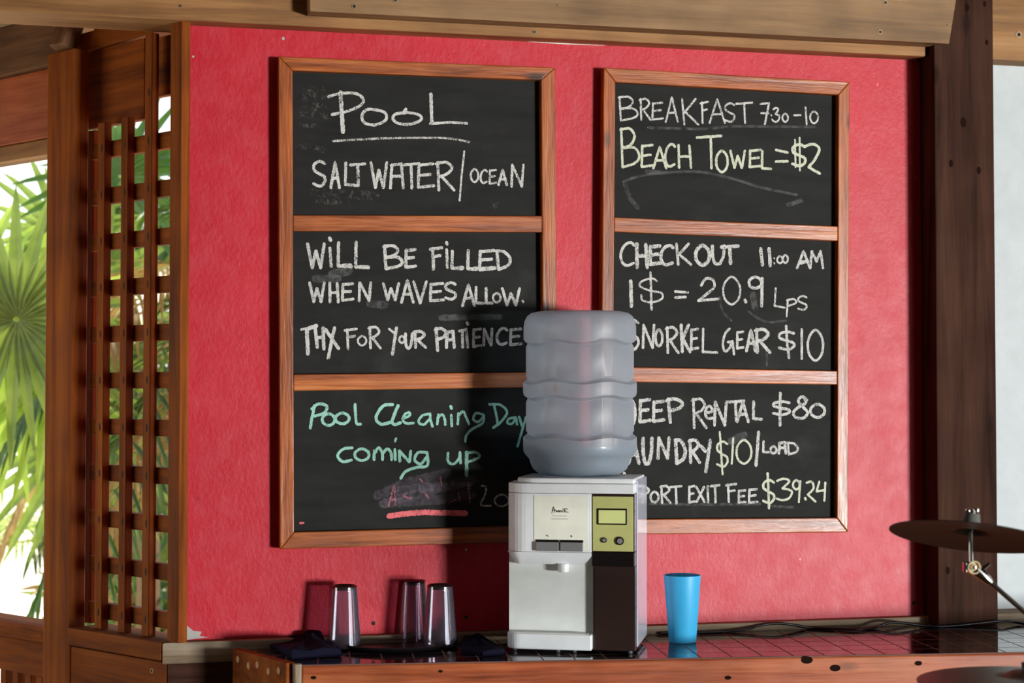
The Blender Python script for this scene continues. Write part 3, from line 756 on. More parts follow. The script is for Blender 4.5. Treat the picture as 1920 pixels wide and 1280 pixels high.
# --- right board, lower panel
W = Writing(BR, 2, *C8)
W.l(24, ['c', (316, 262), (332, 310), (332, 390), (306, 438), (250, 430)]).word(25, ('E', 364, 254, 440, 408), ('E', 457, 266, 535, 404), ('P', 552, 250, 660, 412))
W.word(20, ('R', 728, 250, 828, 450), ('e', 820, 300, 872, 388)).word(22, ('N', 880, 270, 968, 432), ('T', 968, 264, 1090, 402), ('A', 1042, 268, 1118, 408), ('L', 1150, 268, 1210, 392))
W.g('S', 1284, 268, 1408, 358, 21); W.l(22, [(1340, 208), (1338, 432)]); W.g('8', 1430, 234, 1530, 382, 22); W.o(1548, 286, 1648, 378, 22)
W.done('chalk', label='white chalk words JEEP RENTAL $80')
W = Writing(BR, 2, *C8)
W.word(27, ('L', 196, 530, 270, 700), ('A', 290, 535, 362, 695), ('U', 390, 522, 452, 698), ('D', 612, 532, 682, 696)).word(24, ('N', 490, 518, 572, 662), ('R', 708, 534, 782, 690))
W.l(26, [(788, 574), (822, 612)], [(856, 534), (824, 754)])
W.l(25, [(1190, 478), (1172, 710)]).word(18, ('L', 1220, 542, 1264, 620), ('O', 1272, 578, 1313, 626), ('D', 1388, 552, 1460, 634)).word(21, ('a', 1330, 550, 1378, 626))
W.done('chalk', label='white chalk words LAUNDRY / LOAD')
W = Writing(BR, 2, *C8)
W.g('S', 898, 545, 978, 718, 17); W.l(16, [(921, 478), (940, 772)], [(1014, 522), (1004, 698)]); W.o(1036, 534, 1140, 698, 17)
W.done('chalk_yellow', label='pale green chalk price $10')
W = Writing(BR, 2, *C8)
W.word(18, ('A', 190, 860, 240, 970), ('I', 255, 860, 275, 970), ('R', 290, 855, 340, 970), ('P', 362, 858, 428, 972), ('O', 442, 892, 496, 966), ('R', 510, 852, 580, 970), ('T', 578, 853, 655, 973))
W.word(18, ('E', 706, 852, 748, 966), ('X', 758, 858, 815, 962), ('T', 858, 846, 918, 966), ('F', 964, 838, 1034, 962), ('E', 1048, 882, 1100, 968), ('E', 1120, 874, 1182, 968)).l(18, [(838, 852), (840, 966)])
W.dot(262, 770, 22)
W.done('chalk', label='white chalk words AIRPORT EXIT FEE')
W = Writing(BR, 2, *C8)
W.g('S', 1217, 812, 1300, 970, 19); W.l(19, [(1252, 764), (1258, 880), (1262, 1006)])
W.word(17, ('3', 1312, 802, 1418, 950)); W.o(1428, 812, 1474, 876, 17); W.l(17, [(1478, 818), (1468, 964)]); W.dot(1514, 940, 18)
W.l(17, ['c', (1522, 830), (1558, 824), (1570, 868), (1530, 912)], [(1530, 912), (1584, 960)]); W.l(17, [(1610, 822), (1592, 888)], [(1592, 890), (1650, 880)], [(1652, 828), (1645, 954)])
W.done('chalk_yellow', label='pale green chalk price $39.24')
W = Writing(BR, 2, *C8)
W.l(20, [(440, 976), (800, 980), (1200, 976)], [(1280, 992), (1430, 1000)]).l(60, [(1000, 540), (1090, 500)])
W.done('faint', 'chalk_smudge')

# ------------------------------------------------------------------ counter
cx_l = CF.loc(hitz(556, 1244, CZ)); back = CF.loc(hitz(448, 1215.5, CZ))
def wall_line(off):          # wall plane at off, expressed in counter frame: two points
    return CF.loc(WF.w(-0.9, -off, 0)), CF.loc(WF.w(2.4, -off, 0))
p, q = wall_line(0.0305)
def inter(A, d, P, Q):
    e = Q - P; den = d.x * e.y - d.y * e.x
    t = ((P.x - A.x) * e.y - (P.y - A.y) * e.x) / den; return A + d * t
dE = back - cx_l; dE.z = 0; bl = inter(cx_l, dE, p, q)
br_ = p + (q - p) * ((2.1 - p.x) / (q.x - p.x))
ctr = wthing('bar_counter', 'dark tiled bar counter with varnished orange plank front below the red wall', 'counter', CF, 0, 0, 0)
poly = [(cx_l.x, 0.0), (2.1, 0.0), (br_.x, br_.y), (bl.x, bl.y)]
MB().slab(poly, CZ - 0.02, CZ).build('tiled_top', M['tile'], ctr, 0.0015)
fx0 = cx_l.x + 0.012
MB().box(fx0, 2.1, -0.004, 0.03, 0.62, CZ - 0.003).build('front_plank', W_counter('X'), ctr, 0.004)
MB().box(fx0, 2.1, 0.0, 0.03, 0.0, 0.615).build('front_board', W_counter('X'), ctr, 0.004)
# angled end
ex = Vector((dE.x, dE.y, 0)).normalized(); nn = Vector((-ex.y, ex.x, 0))
def endpoly(t0, t1, o0, o1):
    A = Vector((cx_l.x, 0, 0)); return [tuple((A + ex * t + nn * o_)[:2]) for t, o_ in ((t0, o0), (t1, o0), (t1, o1), (t0, o1))]
L_end = (Vector((bl.x, bl.y, 0)) - Vector((cx_l.x, 0, 0))).length
MB().slab(endpoly(0.016, L_end, 0.018, -0.006), 0.0, CZ + 0.004).build('end_plank', W_left('X'), ctr, 0.003)
MB().slab([(cx_l.x - 0.004, -0.005), (fx0 - 0.0005, -0.005), (fx0 - 0.0005, 0.01), (cx_l.x - 0.012, 0.018)], 0.0, CZ + 0.002).build('corner_strip', W_grey('Z'), ctr, 0.002)
for i, t in enumerate((0.05, 0.10, 0.155, 0.20, 0.255)):
    A = Vector((cx_l.x, 0, 0)) + ex * t + nn * 0.0185 + Vector((0, 0, CZ - 0.018 - 0.008 * (i % 2)))
    Mx = Matrix.Translation(A) @ nn.to_track_quat('Z', 'Y').to_matrix().to_4x4()
    MB().lathe([(0, 0.0012), (0.008, 0.0012), (0.009, -0.001)], 16, M4=Mx).build('wood_plug', M['plug'], ctr)
for (u, v, r) in ((1513, 1237, 0.011), (1566, 1252, 0.010), (1722, 1243, 0.007), (1365, 1270, 0.006), (588, 1270, 0.005), (826, 1258, 0.004)):
    x_, z_ = CF.hit(u, v, 0.0045)
    kk = MB(); kk.lathe([(0, 0), (r * .6, 0), (r, 0)], 16, M4=Matrix.Translation((x_, -0.0046, z_)) @ Matrix.Rotation(pi / 2, 4, 'X') @ Matrix.Diagonal((1.3, .8, 1, 1)))
    kk.build('knot', bpy.data.materials['dark_knot'], ctr)

# ------------------------------------------------------------------ lattice side
lat = wthing('lattice_screen', 'brown wooden lattice screen with square holes left of the red wall', 'lattice', LF, 0, 0, 0)
Z, X = W_left('Z'), W_left('X')
zl0 = LF.z(250, 1187, 0.0); 
def lx(u, off=0.0): return LF.x(u, off)
st0, st1 = lx(316, 0.03), lx(337.5, 0.03)
MB().box(st0, st1, -0.03, -0.004, zl0, 2.56).build('stile', Z, lat, 0.002)
LAT_Y = (-0.012, 0.012)
tops = [LF.z(190, 232), LF.z(232, 222), LF.z(276, 66)]
for (ua, ub), ztop_ in zip(((180, 193), (224, 236.5), (268, 281)), tops):
    lath = MB().box(lx(ua, .012), lx(ub, .012), -0.012, 0.010, zl0, ztop_).build('lath', Z, lat, 0.0015)
    for k in range(-1, 11):
        zn = LF.z(304, 261 + 90.2 * k, 0.0)
        if zn < ztop_ - 0.03:
            MB().lathe([(0, 0), (0.004, 0)], 12, M4=Matrix.Translation(((lx(ua, .012) + lx(ub, .012)) / 2 + 0.003, -0.0125, zn)) @ Matrix.Rotation(pi / 2, 4, 'X') @ Matrix.Diagonal((0.75, 2.6, 1, 1))).build('nail_hole', M['hole'], lath)
# backing laths behind the crossbars
for (ua, ub) in ((196, 207), (238, 249), (282, 292)):
    pass
px_l = lx(133, 0.045) + 0.001
for k in range(11):
    z1_ = LF.z(304, 245.5 + 90.2 * k, 0.0); z0_ = LF.z(304, 277 + 90.2 * k, 0.0)
    MB().box(px_l, -0.001, 0.0105, 0.032, z0_, z1_).build('crossbar', X, lat, 0.0015)
# vertical strip seen in the gap next to the post
MB().box(lx(154, -0.034), lx(173, -0.034), 0.034, 0.05, zl0, LF.z(170, 238)).build('lath', Z, lat, 0.0015)
# header boards of the lattice
hz0, hz1 = LF.z(200, 236, -0.036), LF.z(215, 84, -0.036)
MB().box(px_l - 0.06, lx(268, -0.036), 0.034, 0.055, hz0, hz1).build('header_board', X, lat, 0.003)
hz2 = LF.z(305, 180, -0.036)
MB().box(lx(268, -0.036) + 0.001, -0.001, 0.034, 0.055, hz2, LF.z(305, 68, -0.036)).build('header_board', X, lat, 0.003)
# sill board under lattice
si = wthing('sill_board', 'brown sill board under the lattice screen', 'board', LF, 0, 0, 0)
zs1 = zl0 - 0.0005; zs0 = LF.z(200, 1222, 0.05)
MB().slab([(px_l, -0.05), (-0.0035, -0.05), (-0.001, 0.0), (-0.001, 0.07), (px_l, 0.07)], zs0, zs1).build('sill_plank', X, si, 0.004)
ap = wthing('panel_boards', 'brown plank panel under the lattice sill, left of the counter', 'panel', LF, 0, 0, 0)
MB().slab([(px_l, -0.04), (0.0068, -0.04), (-0.001, 0.0), (px_l, 0.0)], zs0 - 0.30, zs0 - 0.004).build('plank', X, ap, 0.003)
MB().slab([(px_l, -0.04), (0.0068, -0.04), (-0.001, 0.0), (px_l, 0.0)], zs0 - 0.63, zs0 - 0.304).build('plank', X, ap, 0.003)
MB().slab([(px_l, -0.04), (0.0068, -0.04), (-0.001, 0.0), (px_l, 0.0)], 0.0, zs0 - 0.634).build('plank', X, ap, 0.003)
for (u, v) in ((285, 1257),):
    x_, z_ = LF.hit(u, v, 0.0405)
    if x_ < 0.004: screw(ap, x_, -0.0405, z_, 0.006, 'wood_plug', 'plug')

# corner post left of lattice
cp0, cp1 = lx(84, 0.045), lx(133, 0.045)
cpost = wthing('corner_post', 'brown square corner post left of the lattice screen', 'post', LF, (cp0 + cp1) / 2, 0, 0)
hw = (cp1 - cp0) / 2
zpt = LF.z(110, 96, 0.045)
MB().box(-hw, hw, -0.045, 0.004, 0.0, zpt).build('post_timber', Z, cpost, 0.004)
# roof timbers at top left
rt = wthing('roof_tie_beam', 'grey brown roof beam meeting the corner post at top left', 'beam', LF, cp0, 0, 0)
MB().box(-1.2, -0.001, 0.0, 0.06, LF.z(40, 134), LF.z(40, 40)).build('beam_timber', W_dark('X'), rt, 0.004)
vb = wthing('valance_board', 'red brown plank under the grey roof beam at left edge', 'board', LF, cp0, 0, 0)
MB().box(-1.2, -0.001, 0.02, 0.045, LF.z(40, 266, -.02), LF.z(40, 134) - 0.001).build('plank', W_counter('X'), vb, 0.003)
lr = wthing('lintel_board', 'tan lintel board just above the left opening', 'board', LF, cp0, 0, 0)
MB().box(-1.2, -0.001, 0.03, 0.09, LF.z(40, 298, -.03), LF.z(40, 266, -.02) - 0.001).build('plank', W_beam('X'), lr, 0.003)
def timber(name, label, A, B, wdt, hgt, mat):
    A = Vector(A); B = Vector(B); d = B - A
    e = thing(name, label, 'beam', A, d.to_track_quat('X', 'Z').to_euler())
    MB().box(0, d.length, -wdt / 2, wdt / 2, -hgt / 2, hgt / 2).build('beam_timber', mat, e, 0.003); return e
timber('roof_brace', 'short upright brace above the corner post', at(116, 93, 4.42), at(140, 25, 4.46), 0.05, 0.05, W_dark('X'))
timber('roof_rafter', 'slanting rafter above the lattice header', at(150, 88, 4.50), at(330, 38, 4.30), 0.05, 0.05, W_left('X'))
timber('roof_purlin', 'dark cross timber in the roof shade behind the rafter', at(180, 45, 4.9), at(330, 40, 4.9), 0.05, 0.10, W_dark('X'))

# railing at lower left
ra = wthing('porch_railing', 'wooden porch railing with rounded top rail at lower left', 'railing', LF, cp0, 0, 0)
zr1 = LF.z(40, 1158, -0.02); zr0 = LF.z(40, 1200, 0.02)
gap = 0.012
m = MB(); m.box(-1.3, -gap, -0.03, 0.06, zr0, zr1); m.build('top_rail', W_grey('X') if False else W_left('X'), ra, 0.018, True, 4)
za1 = zr0 - 0.002; za0 = LF.z(40, 1262, 0.0)
MB().box(-1.3, -gap - 0.01, 0.0, 0.03, za0, za1).build('rail_board', X, ra, 0.003)
MB().box(-1.3, -gap - 0.01, 0.0, 0.03, 0.08, 0.16).build('bottom_rail', X, ra, 0.003)
for u in (26, 3, 49, 70, -22, -48, -75):
    x_ = LF.x(u + 9, 0.0) - cp0
    MB().box(x_ - 0.022, x_ + 0.006, 0.003, 0.027, 0.0, za0 + 0.0).build('baluster', Z, ra, 0.002)

# ------------------------------------------------------------------ water dispenser
DR = radians(-10.5)
dO = CAM + ray(1071, 1222) * ((CZ - CAM.z) / ray(1071, 1222).z)
disp = thing('water_dispenser', 'white countertop water dispenser with two grey paddles and control panel painted with an olive reflection', 'water dispenser', (dO.x, dO.y, CZ + 0.0005), (0, 0, DR))
K = dO.y / F / cos(DR) * 1.0
def dx(u): return (u - 1071) * K
def dz(v): return (1222 - v) * dO.y / F
DEP = 0.215
def rounded_l(x0, x1, y0, y1, r, n=8):
    """plan outline with the front left corner rounded"""
    pts = [(x1, y0), (x1, y1), (x0, y1), (x0, y0 + r)]
    for k in range(1, n + 1):
        a = pi + (pi / 2) * k / n
        pts.append((x0 + r + r * cos(a), y0 + r + r * sin(a)))
    return pts
xl_, xm_, xr_ = dx(952), dx(1111.5), dx(1190)
# back body
MB().box(xl_ + 0.002, xr_ - 0.001, 0.055, DEP, dz(1216), dz(906)).build('back_body', M['side_plastic'], disp, 0.004)
# upper cowl
m = MB(); m.slab(rounded_l(xl_, xr_, -0.03, 0.055, 0.05), dz(926), dz(908)); m.build('top_band', M['white_plastic'], disp, 0.002)
m = MB(); m.slab(rounded_l(dx(968), xr_, -0.022, DEP - 0.01, 0.05), dz(908), dz(898)); m.build('top_cover', M['white_plastic'], disp, 0.004)
m = MB(); m.slab(rounded_l(xl_, xm_, -0.03, 0.055, 0.05), dz(1035), dz(926.6)); m.build('front_cowl', M['white_plastic'], disp, 0.001)
# slanted lip under the cowl
bmx = MB(); up = rounded_l(xl_, xm_, -0.03, 0.0058, 0.035); lo = rounded_l(dx(968), xm_, -0.012, 0.0058, 0.015)
A_ = [bmx.bm.verts.new((x, y, dz(1035.6))) for x, y in up]; B_ = [bmx.bm.verts.new((x, y, dz(1059))) for x, y in lo]
n_ = len(up)
for i in range(n_):
    j = (i + 1) % n_; bmx.bm.faces.new((A_[i], A_[j], B_[j], B_[i]))
bmx.bm.faces.new(A_); bmx.bm.faces.new(B_[::-1]); bmx.build('cowl_lip', M['white_plastic'], disp, 0.001)
# label plate and lettering
lab = MB().box(dx(1006), dx(1106), -0.0312, -0.0302, dz(1032), dz(931)).build('front_label', M['label'], disp)
def ink(strokes, mat, wm, name, par, y=-0.0316):
    mm = MB()
    for st in strokes:
        for (u0, v0), (u1, v1) in zip(st, st[1:]):
            x0, z0, x1, z1 = dx(u0), dz(v0), dx(u1), dz(v1); l = math.hypot(x1 - x0, z1 - z0) or 1
            nx, nz = -(z1 - z0) / l * wm / 2, (x1 - x0) / l * wm / 2
            ex_, ez_ = (x1 - x0) / l * wm * .3, (z1 - z0) / l * wm * .3
            mm.face([(x0 + nx - ex_, y, z0 + nz - ez_), (x0 - nx - ex_, y, z0 - nz - ez_), (x1 - nx + ex_, y, z1 - nz + ez_), (x1 + nx + ex_, y, z1 + nz + ez_)])
    return mm.build(name, M[mat], par)
def cz(pts, ox=1000, oy=920, s_=8.535): return [(ox + x / s_, oy + y / s_) for x, y in pts]
ink([cz(q) for q in (
    [(335, 365), (345, 320), (358, 265), (372, 300), (378, 352)], [(340, 322), (390, 312)],
    [(395, 320), (406, 346), (420, 320)], [(445, 322), (428, 330), (432, 346), (448, 338), (450, 320), (456, 346)],
    [(468, 346), (470, 322), (486, 324), (490, 346)], [(505, 322), (510, 344), (520, 346)], [(532, 292), (534, 346)], [(505, 300), (575, 292)],
    [(552, 318), (556, 346), (596, 344)], [(572, 304), (575, 306)])], 'ink', 0.0016, 'brand_lettering', lab)
ink([cz(q) for q in ([(340, 405), (400, 408)], [(412, 410), (450, 408)], [(462, 406), (510, 408)], [(520, 408), (565, 406)],
                     [(325, 455), (395, 456)], [(402, 455), (470, 456)], [(478, 455), (585, 456)])], 'ink2', 0.0014, 'brand_lettering', lab)
ink([cz(q) for q in ([(250, 712), (280, 735)], [(250, 712), (245, 722)], [(628, 720), (655, 728)], [(640, 712), (642, 738)])], 'ink', 0.0016, 'paddle_symbol', lab)
# paddles
for u0, u1 in ((1010, 1052), (1055, 1097)):
    MB().box(dx(u0), dx(u1), -0.0335, -0.0302, dz(1017.5), dz(1012)).build('paddle_slot', M['dark_plastic'], disp)
    m = MB(); m.prism([(dx(u0), dz(1033)), (dx(u1), dz(1033)), (dx(u1), dz(1016)), (dx(u0), dz(1016))], -0.038, -0.0302)
    m.build('paddle', M['grey_plastic'], disp, 0.0015)
# spout, recess, tray
sp = MB(); sp.lathe([(0, 0), (0.0125, 0), (0.0135, 0.02), (0, 0.02)], 24, c=(dx(1058), -0.010, dz(1073))); sp.build('spout', M['white_plastic'], disp, 0.001, True)
MB().box(xl_ + 0.003, xm_ - 0.0005, 0.006, 0.0545, dz(1190), dz(1036)).build('recess_back', M['cream_plastic'], disp)
MB().slab(rounded_l(xl_, xm_, -0.03, 0.054, 0.035), dz(1216), dz(1187)).build('drip_tray', M['white_plastic'], disp, 0.003)
MB().slab(rounded_l(dx(960), dx(1104), -0.024, 0.004, 0.02), dz(1187.2), dz(1186)).build('drip_grate', M['cream_plastic'], disp)
# right column
MB().box(xm_ + 0.0008, xr_, -0.024, 0.0545, dz(1033), dz(926.6)).build('control_housing', M['brown_plastic'], disp, 0.001)
pn = MB().box(dx(1114), dx(1188), -0.0262, -0.0242, dz(1032), dz(931)).build('control_panel', M['panel'], disp, 0.0005)
MB().box(dx(1122), dx(1177), -0.0280, -0.0264, dz(983), dz(953)).build('display_frame', M['dark_plastic'], pn, 0.0008)
MB().box(dx(1125), dx(1174), -0.0286, -0.0281, dz(980.5), dz(956)).build('display_window', M['screen'], pn)
for u, v, r in ((1135, 1011.5, 0.0065), (1163.5, 1012.5, 0.010)):
    Mx = Matrix.Translation((dx(u), -0.0264, dz(v))) @ Matrix.Rotation(pi / 2, 4, 'X')
    kb = MB().lathe([(r, 0), (r, 0.003), (r * .72, 0.0036)], 24, M4=Mx).build('knob_ring', M['dark_plastic'], pn, 0, True)
    MB().lathe([(0, 0.0045), (r * .6, 0.0045), (r * .72, 0.003), (r * .72, 0.0)], 24, M4=Mx).build('knob', M['grey_plastic'], kb, 0, True)
MB().prism([(xm_ + 0.0008, dz(1060)), (xr_, dz(1060)), (xr_, dz(1034)), (xm_ + 0.0008, dz(1034))], -0.026, 0.0545).build('dark_band', M['dark_plastic'], disp, 0.0015)
MB().box(xm_ + 0.0008, xr_, -0.008, 0.0545, dz(1217), dz(1060.5)).build('lower_panel', M['brown_plastic'], disp, 0.0015)
MB().box(dx(1115), dx(1186), -0.0088, -0.0081, dz(1191), dz(1064)).build('lower_panel_face', M['brown_plastic'], disp)
# right side plate
MB().box(xr_ - 0.0005, xr_ + 0.004, 0.01, DEP + 0.004, dz(1211), dz(902)).build('side_panel', M['side_plastic'], disp, 0.002)
for fx, fy in ((dx(966), 0.0), (dx(1048), -0.012), (dx(1078), -0.008), (dx(1180), 0.0), (dx(966), 0.18), (dx(1180), 0.18)):
    MB().lathe([(0, 0), (0.005, 0), (0.006, dz(1211)), (0, dz(1211))], 14, c=(fx, fy, 0)).build('foot', M['grey_plastic'], disp)
bcx, bcy = dx(1084) - 0.0105, 0.105
MB().lathe([(0.09, dz(898.2)), (0.09, dz(897)), (0.086, dz(889)), (0.06, dz(889)), (0.06, dz(898.2))], 48, c=(bcx, bcy, 0), closed=True).build('bottle_collar', M['white_plastic'], disp, 0.001, True)

# bottle upside down on the dispenser
bo = thing('water_bottle', 'blue tinted upturned water bottle seated on the white dispenser', 'bottle', disp.matrix_basis @ Vector((bcx, bcy, 0)), (0, 0, DR))
bo.location = Matrix.LocRotScale(disp.location, disp.rotation_euler, None) @ Vector((bcx, bcy, 0))
kb_ = bo.location.y / F / 3.764 * 1.012
zb_ = lambda y: CAM.z + 0 - ((560 + y / 3.764) - 737) * bo.location.y / F - CZ
prof_px = [(0, 96), (200, 94), (300, 95), (340, 104), (368, 125), (385, 160), (392, 200), (393, 290), (390, 306), (374, 316), (364, 325), (366, 335),
           (376, 350), (376, 560), (366, 574), (374, 586), (394, 598), (397, 620), (396, 660), (392, 690), (376, 702), (364, 711), (366, 722), (376, 738), (376, 940), (364, 957), (374, 970), (395, 984),
           (396, 1040), (392, 1080), (376, 1102), (352, 1130), (344, 1160), (325, 1200), (290, 1228), (245, 1246), (120, 1250), (118, 1252)]
wavy = {8: 1, 9: 1, 10: 1, 11: 1, 12: .8, 13: .8, 14: 1, 15: 1, 16: .8, 19: .8, 20: 1, 21: 1, 22: 1, 23: .8, 24: .8, 25: 1, 26: 1, 27: .8}
def wob(k, a): return wavy.get(k, 0) * 0.0042 * sin(6 * a + 0.6)
prof = [(r * kb_, zb_(y)) for r, y in prof_px]
m = MB(); m.lathe(prof, 96, wob=wob); m.build('bottle_shell', M['bottle'], bo, 0, True)
wp = [(0, zb_(1035))] + [(r * kb_ * 0.985, zb_(y)) for r, y in prof_px if 1036 <= y] 
wp = [(0, zb_(1036)), (390 * kb_, zb_(1036))] + wp[1:] + [(0, zb_(1251))]
MB().lathe(wp, 64).build('water', M['water'], bo, 0, True)
MB().lathe([(0.03, zb_(1252)), (0.028, zb_(1268)), (0, zb_(1268))], 32).build('bottle_neck', M['bottle'], bo, 0, True)

# ------------------------------------------------------------------ tray, clear cups, napkins, blue cup
tp = hitz(742, 1208, CZ)
tr_ = thing('serving_tray', 'round black serving tray under the upside-down clear cups', 'tray', (tp.x, tp.y, CZ + 0.0005))
TR = 0.155
MB().lathe([(0, 0), (TR - 0.012, 0), (TR, 0.012), (TR - 0.002, 0.0135), (TR - 0.014, 0.003), (0, 0.003)], 72).build('tray_dish', M['tray'], tr_, 0, True)
TZ = CZ + 0.0045
def clear_cup(name, label, u, vb, loc=None):
    e = thing(name, label, 'cup', (0, 0, 0), (0, 0, 0), 'clear cups upside down on the tray')
    rb, rt, h = 0.0425, 0.031, 0.147
    out = []; N = 30
    for i in range(N + 1):
        t = i / N; z = h * t; r = rb + (rt - rb) * t
        out.append((r, z))
        if 2 <= i < N - 1: out.append((r - 0.0005, z + h / N * 0.4))
    inn = [(r - 0.0022, z) for r, z in out[::-1] if z < h - 0.012]
    m = MB(); m.lathe(out + [(rt - 0.002, h - 0.010), ] + inn, 40, closed=True)
    m.build('cup_wall', M['cup_clear'], e, 0, True)
    MB().lathe([(0, h - 0.009), (rt - 0.0025, h - 0.009), (rt - 0.0005, h - 0.004), (rt + 0.0006, h), (rt - 0.004, h + 0.002), (rt - 0.008, h - 0.002), (0, h - 0.003)], 40).build('cup_base', M['dark_plastic'], e, 0, True)
    return e
cupm = clear_cup('clear_cup', 'clear plastic cup upside down at left end of the black tray', 0, 0)
P_ = hitz(643, 1215, TZ); cupm.location = (P_.x, P_.y + 0.028, TZ)
P_ = hitz(824, 1213, TZ); c3 = copy_thing(cupm, (P_.x, P_.y + 0.028, TZ), 0.3, 'clear plastic cup upside down, front one of the pair on the tray')
P_ = hitz(776, 1207, TZ); c2 = copy_thing(cupm, (P_.x - 0.006, P_.y + 0.075, TZ), 0.7, 'clear plastic cup upside down, rear taller looking one of the pair on the tray')

def cloth(name, label, pts, hts, thick=0.012):
    """folded cloth: outline in world xy with a crumpled top"""
    e = MB(); bm = e.bm
    cx_ = sum(p[0] for p in pts) / len(pts); cy_ = sum(p[1] for p in pts) / len(pts)
    rings = []
    n = len(pts)
    dense = []
    for i in range(n):
        a, b = pts[i], pts[(i + 1) % n]
        ha, hb_ = hts[i], hts[(i + 1) % n]
        for k in range(6): dense.append((a[0] + (b[0] - a[0]) * k / 6, a[1] + (b[1] - a[1]) * k / 6, ha + (hb_ - ha) * k / 6))
    for f, zf in ((1.0, 0.0), (1.015, 0.45), (0.97, 0.92), (0.8, 1.05), (0.5, 1.1), (0.2, 1.05)):
        ring = []
        for (x, y, h) in dense:
            j = random.uniform(-0.0012, 0.0012)
            ring.append(bm.verts.new((cx_ + (x - cx_) * f + j, cy_ + (y - cy_) * f + j, h * zf + (0.003 * sin(x * 60 + y * 35) if zf > .5 else 0) + (abs(j) if zf else 0))))
        rings.append(ring)
    N = len(dense)
    for A, B in zip(rings, rings[1:]):
        for i in range(N): bm.faces.new((A[i], A[(i + 1) % N], B[(i + 1) % N], B[i]))
    bm.faces.new(rings[-1]); bm.faces.new(rings[0][::-1])
    o = e.build(name, M['navy'], None, 0, True)
    return tag(o, label, 'napkin', 'navy cloth napkins beside the cups')
pl = [hitz(u, v, CZ) for u, v in ((506, 1214), (548, 1237), (640, 1231), (612, 1219), (604, 1207), (566, 1196))]
n1 = cloth('cloth_napkin', 'dark navy napkin folded in a heap at the left end of the counter', [(p.x, p.y) for p in pl], [0.012, 0.022, 0.02, 0.02, 0.03, 0.03]); n1.location.z = CZ + 0.001
pl = [hitz(u, v, CZ) for u, v in ((864, 1222), (905, 1231), (944, 1229), (946, 1222), (896, 1202), (868, 1204))]
n2 = cloth('cloth_napkin', 'dark navy napkin lying between the clear cups and the dispenser', [(p.x, p.y) for p in pl], [0.012, 0.014, 0.012, 0.012, 0.02, 0.02]); n2.location.z = CZ + 0.001

P_ = hitz(1282, 1207, CZ)
bc = thing('tumbler', 'tall sky blue plastic tumbler standing right of the dispenser', 'cup', (P_.x, P_.y + 0.03, CZ + 0.0005))
s_ = (P_.y + 0.03) / F
R0, R1, H_ = 25.5 * s_, 34.5 * s_, 125 * s_
MB().lathe([(0, 0.0), (R0 - 0.002, 0), (R0, 0.003), (R1, H_ - 0.001), (R1 - 0.001, H_), (R1 - 0.0022, H_ - 0.001), (R0 - 0.0025, 0.006), (0, 0.006)], 64).build('tumbler_body', M['blue_cup'], bc, 0, True)

# cable along the back of the counter
cb = MB()
pxs = [(1236, 1186), (1300, 1185), (1360, 1183), (1400, 1179), (1430, 1170), (1460, 1168), (1490, 1171), (1520, 1176), (1560, 1178), (1610, 1180), (1640, 1176), (1665, 1167.5),
       (1690, 1167), (1740, 1173), (1790, 1172), (1830, 1167), (1880, 1163), (1920, 1169), (1990, 1180)]
P3 = []
for i, (u, v) in enumerate(pxs):
    lift = {3: .004, 4: .012, 5: .014, 6: .008, 11: .010, 12: .010, 15: .004, 16: .008}.get(i, 0.0)
    P3.append(hitz(u, v, CZ + 0.0042 + lift))
P3s = []
for i in range(len(P3) - 1):
    a, b, c_, d = P3[max(i - 1, 0)], P3[i], P3[i + 1], P3[min(i + 2, len(P3) - 1)]
    for k in range(5):
        t = k / 5; P3s.append(0.5 * (2 * b + (c_ - a) * t + (2 * a - 5 * b + 4 * c_ - d) * t * t + (3 * b - a - 3 * c_ + d) * t ** 3))
P3s.append(P3[-1])
lim = []
for p in P3s:
    q = WF.loc(p); q.y = min(q.y, -0.036)
    if q.x > px0 - 0.02 and q.x < px1 + 0.02: q.y = min(q.y, -0.092)
    lim.append(WF.w(q.x, q.y, q.z))
o = cb.tube(lim, 0.0036, 10).build('power_cable', M['cable'], None, 0, True)
tag(o, 'black cable lying along the back of the tiled counter', 'cable')

# ------------------------------------------------------------------ cymbals on stands in front of the counter
def cymbal_profile(R, bell=0.2):
    pr = []
    for t in (0, .08, .14, .19, .22, .3, .45, .6, .75, .88, 1.0):
        r = R * t
        bow = 0.075 * R * (1 - t * t)
        b_ = 0.06 * R * max(0, 1 - (t / 0.21) ** 2) ** 0.7 if t < .21 else 0
        pr.append((r, bow + b_))
    th = 0.0016
    return pr + [(r, z - th) for r, z in pr[::-1]][0:-1] + [(0, pr[0][1] - th)]
D = 3.25
cc = at(1820, 1006, D)
st = thing('cymbal_stand', 'chrome cymbal boom stand in front of the bar counter at right edge', 'cymbal stand', (at(2250, 1200, D).x, D, 0))
ax_tilt = Vector((0.115, -0.17, 1)).normalized()      # cymbal axis
ax_tilt = Vector((0.15, 0.235, 1)).normalized()
cy = thing('cymbal', 'dark bronze cymbal tilted on the chrome boom arm before the dark post', 'cymbal', cc, ax_tilt.to_track_quat('Z', 'Y').to_euler())
RC = 0.152
MB().lathe(cymbal_profile(RC), 96).build('cymbal_disc', M['cymbal'], cy, 0, True)
top_z = RC * 0.135
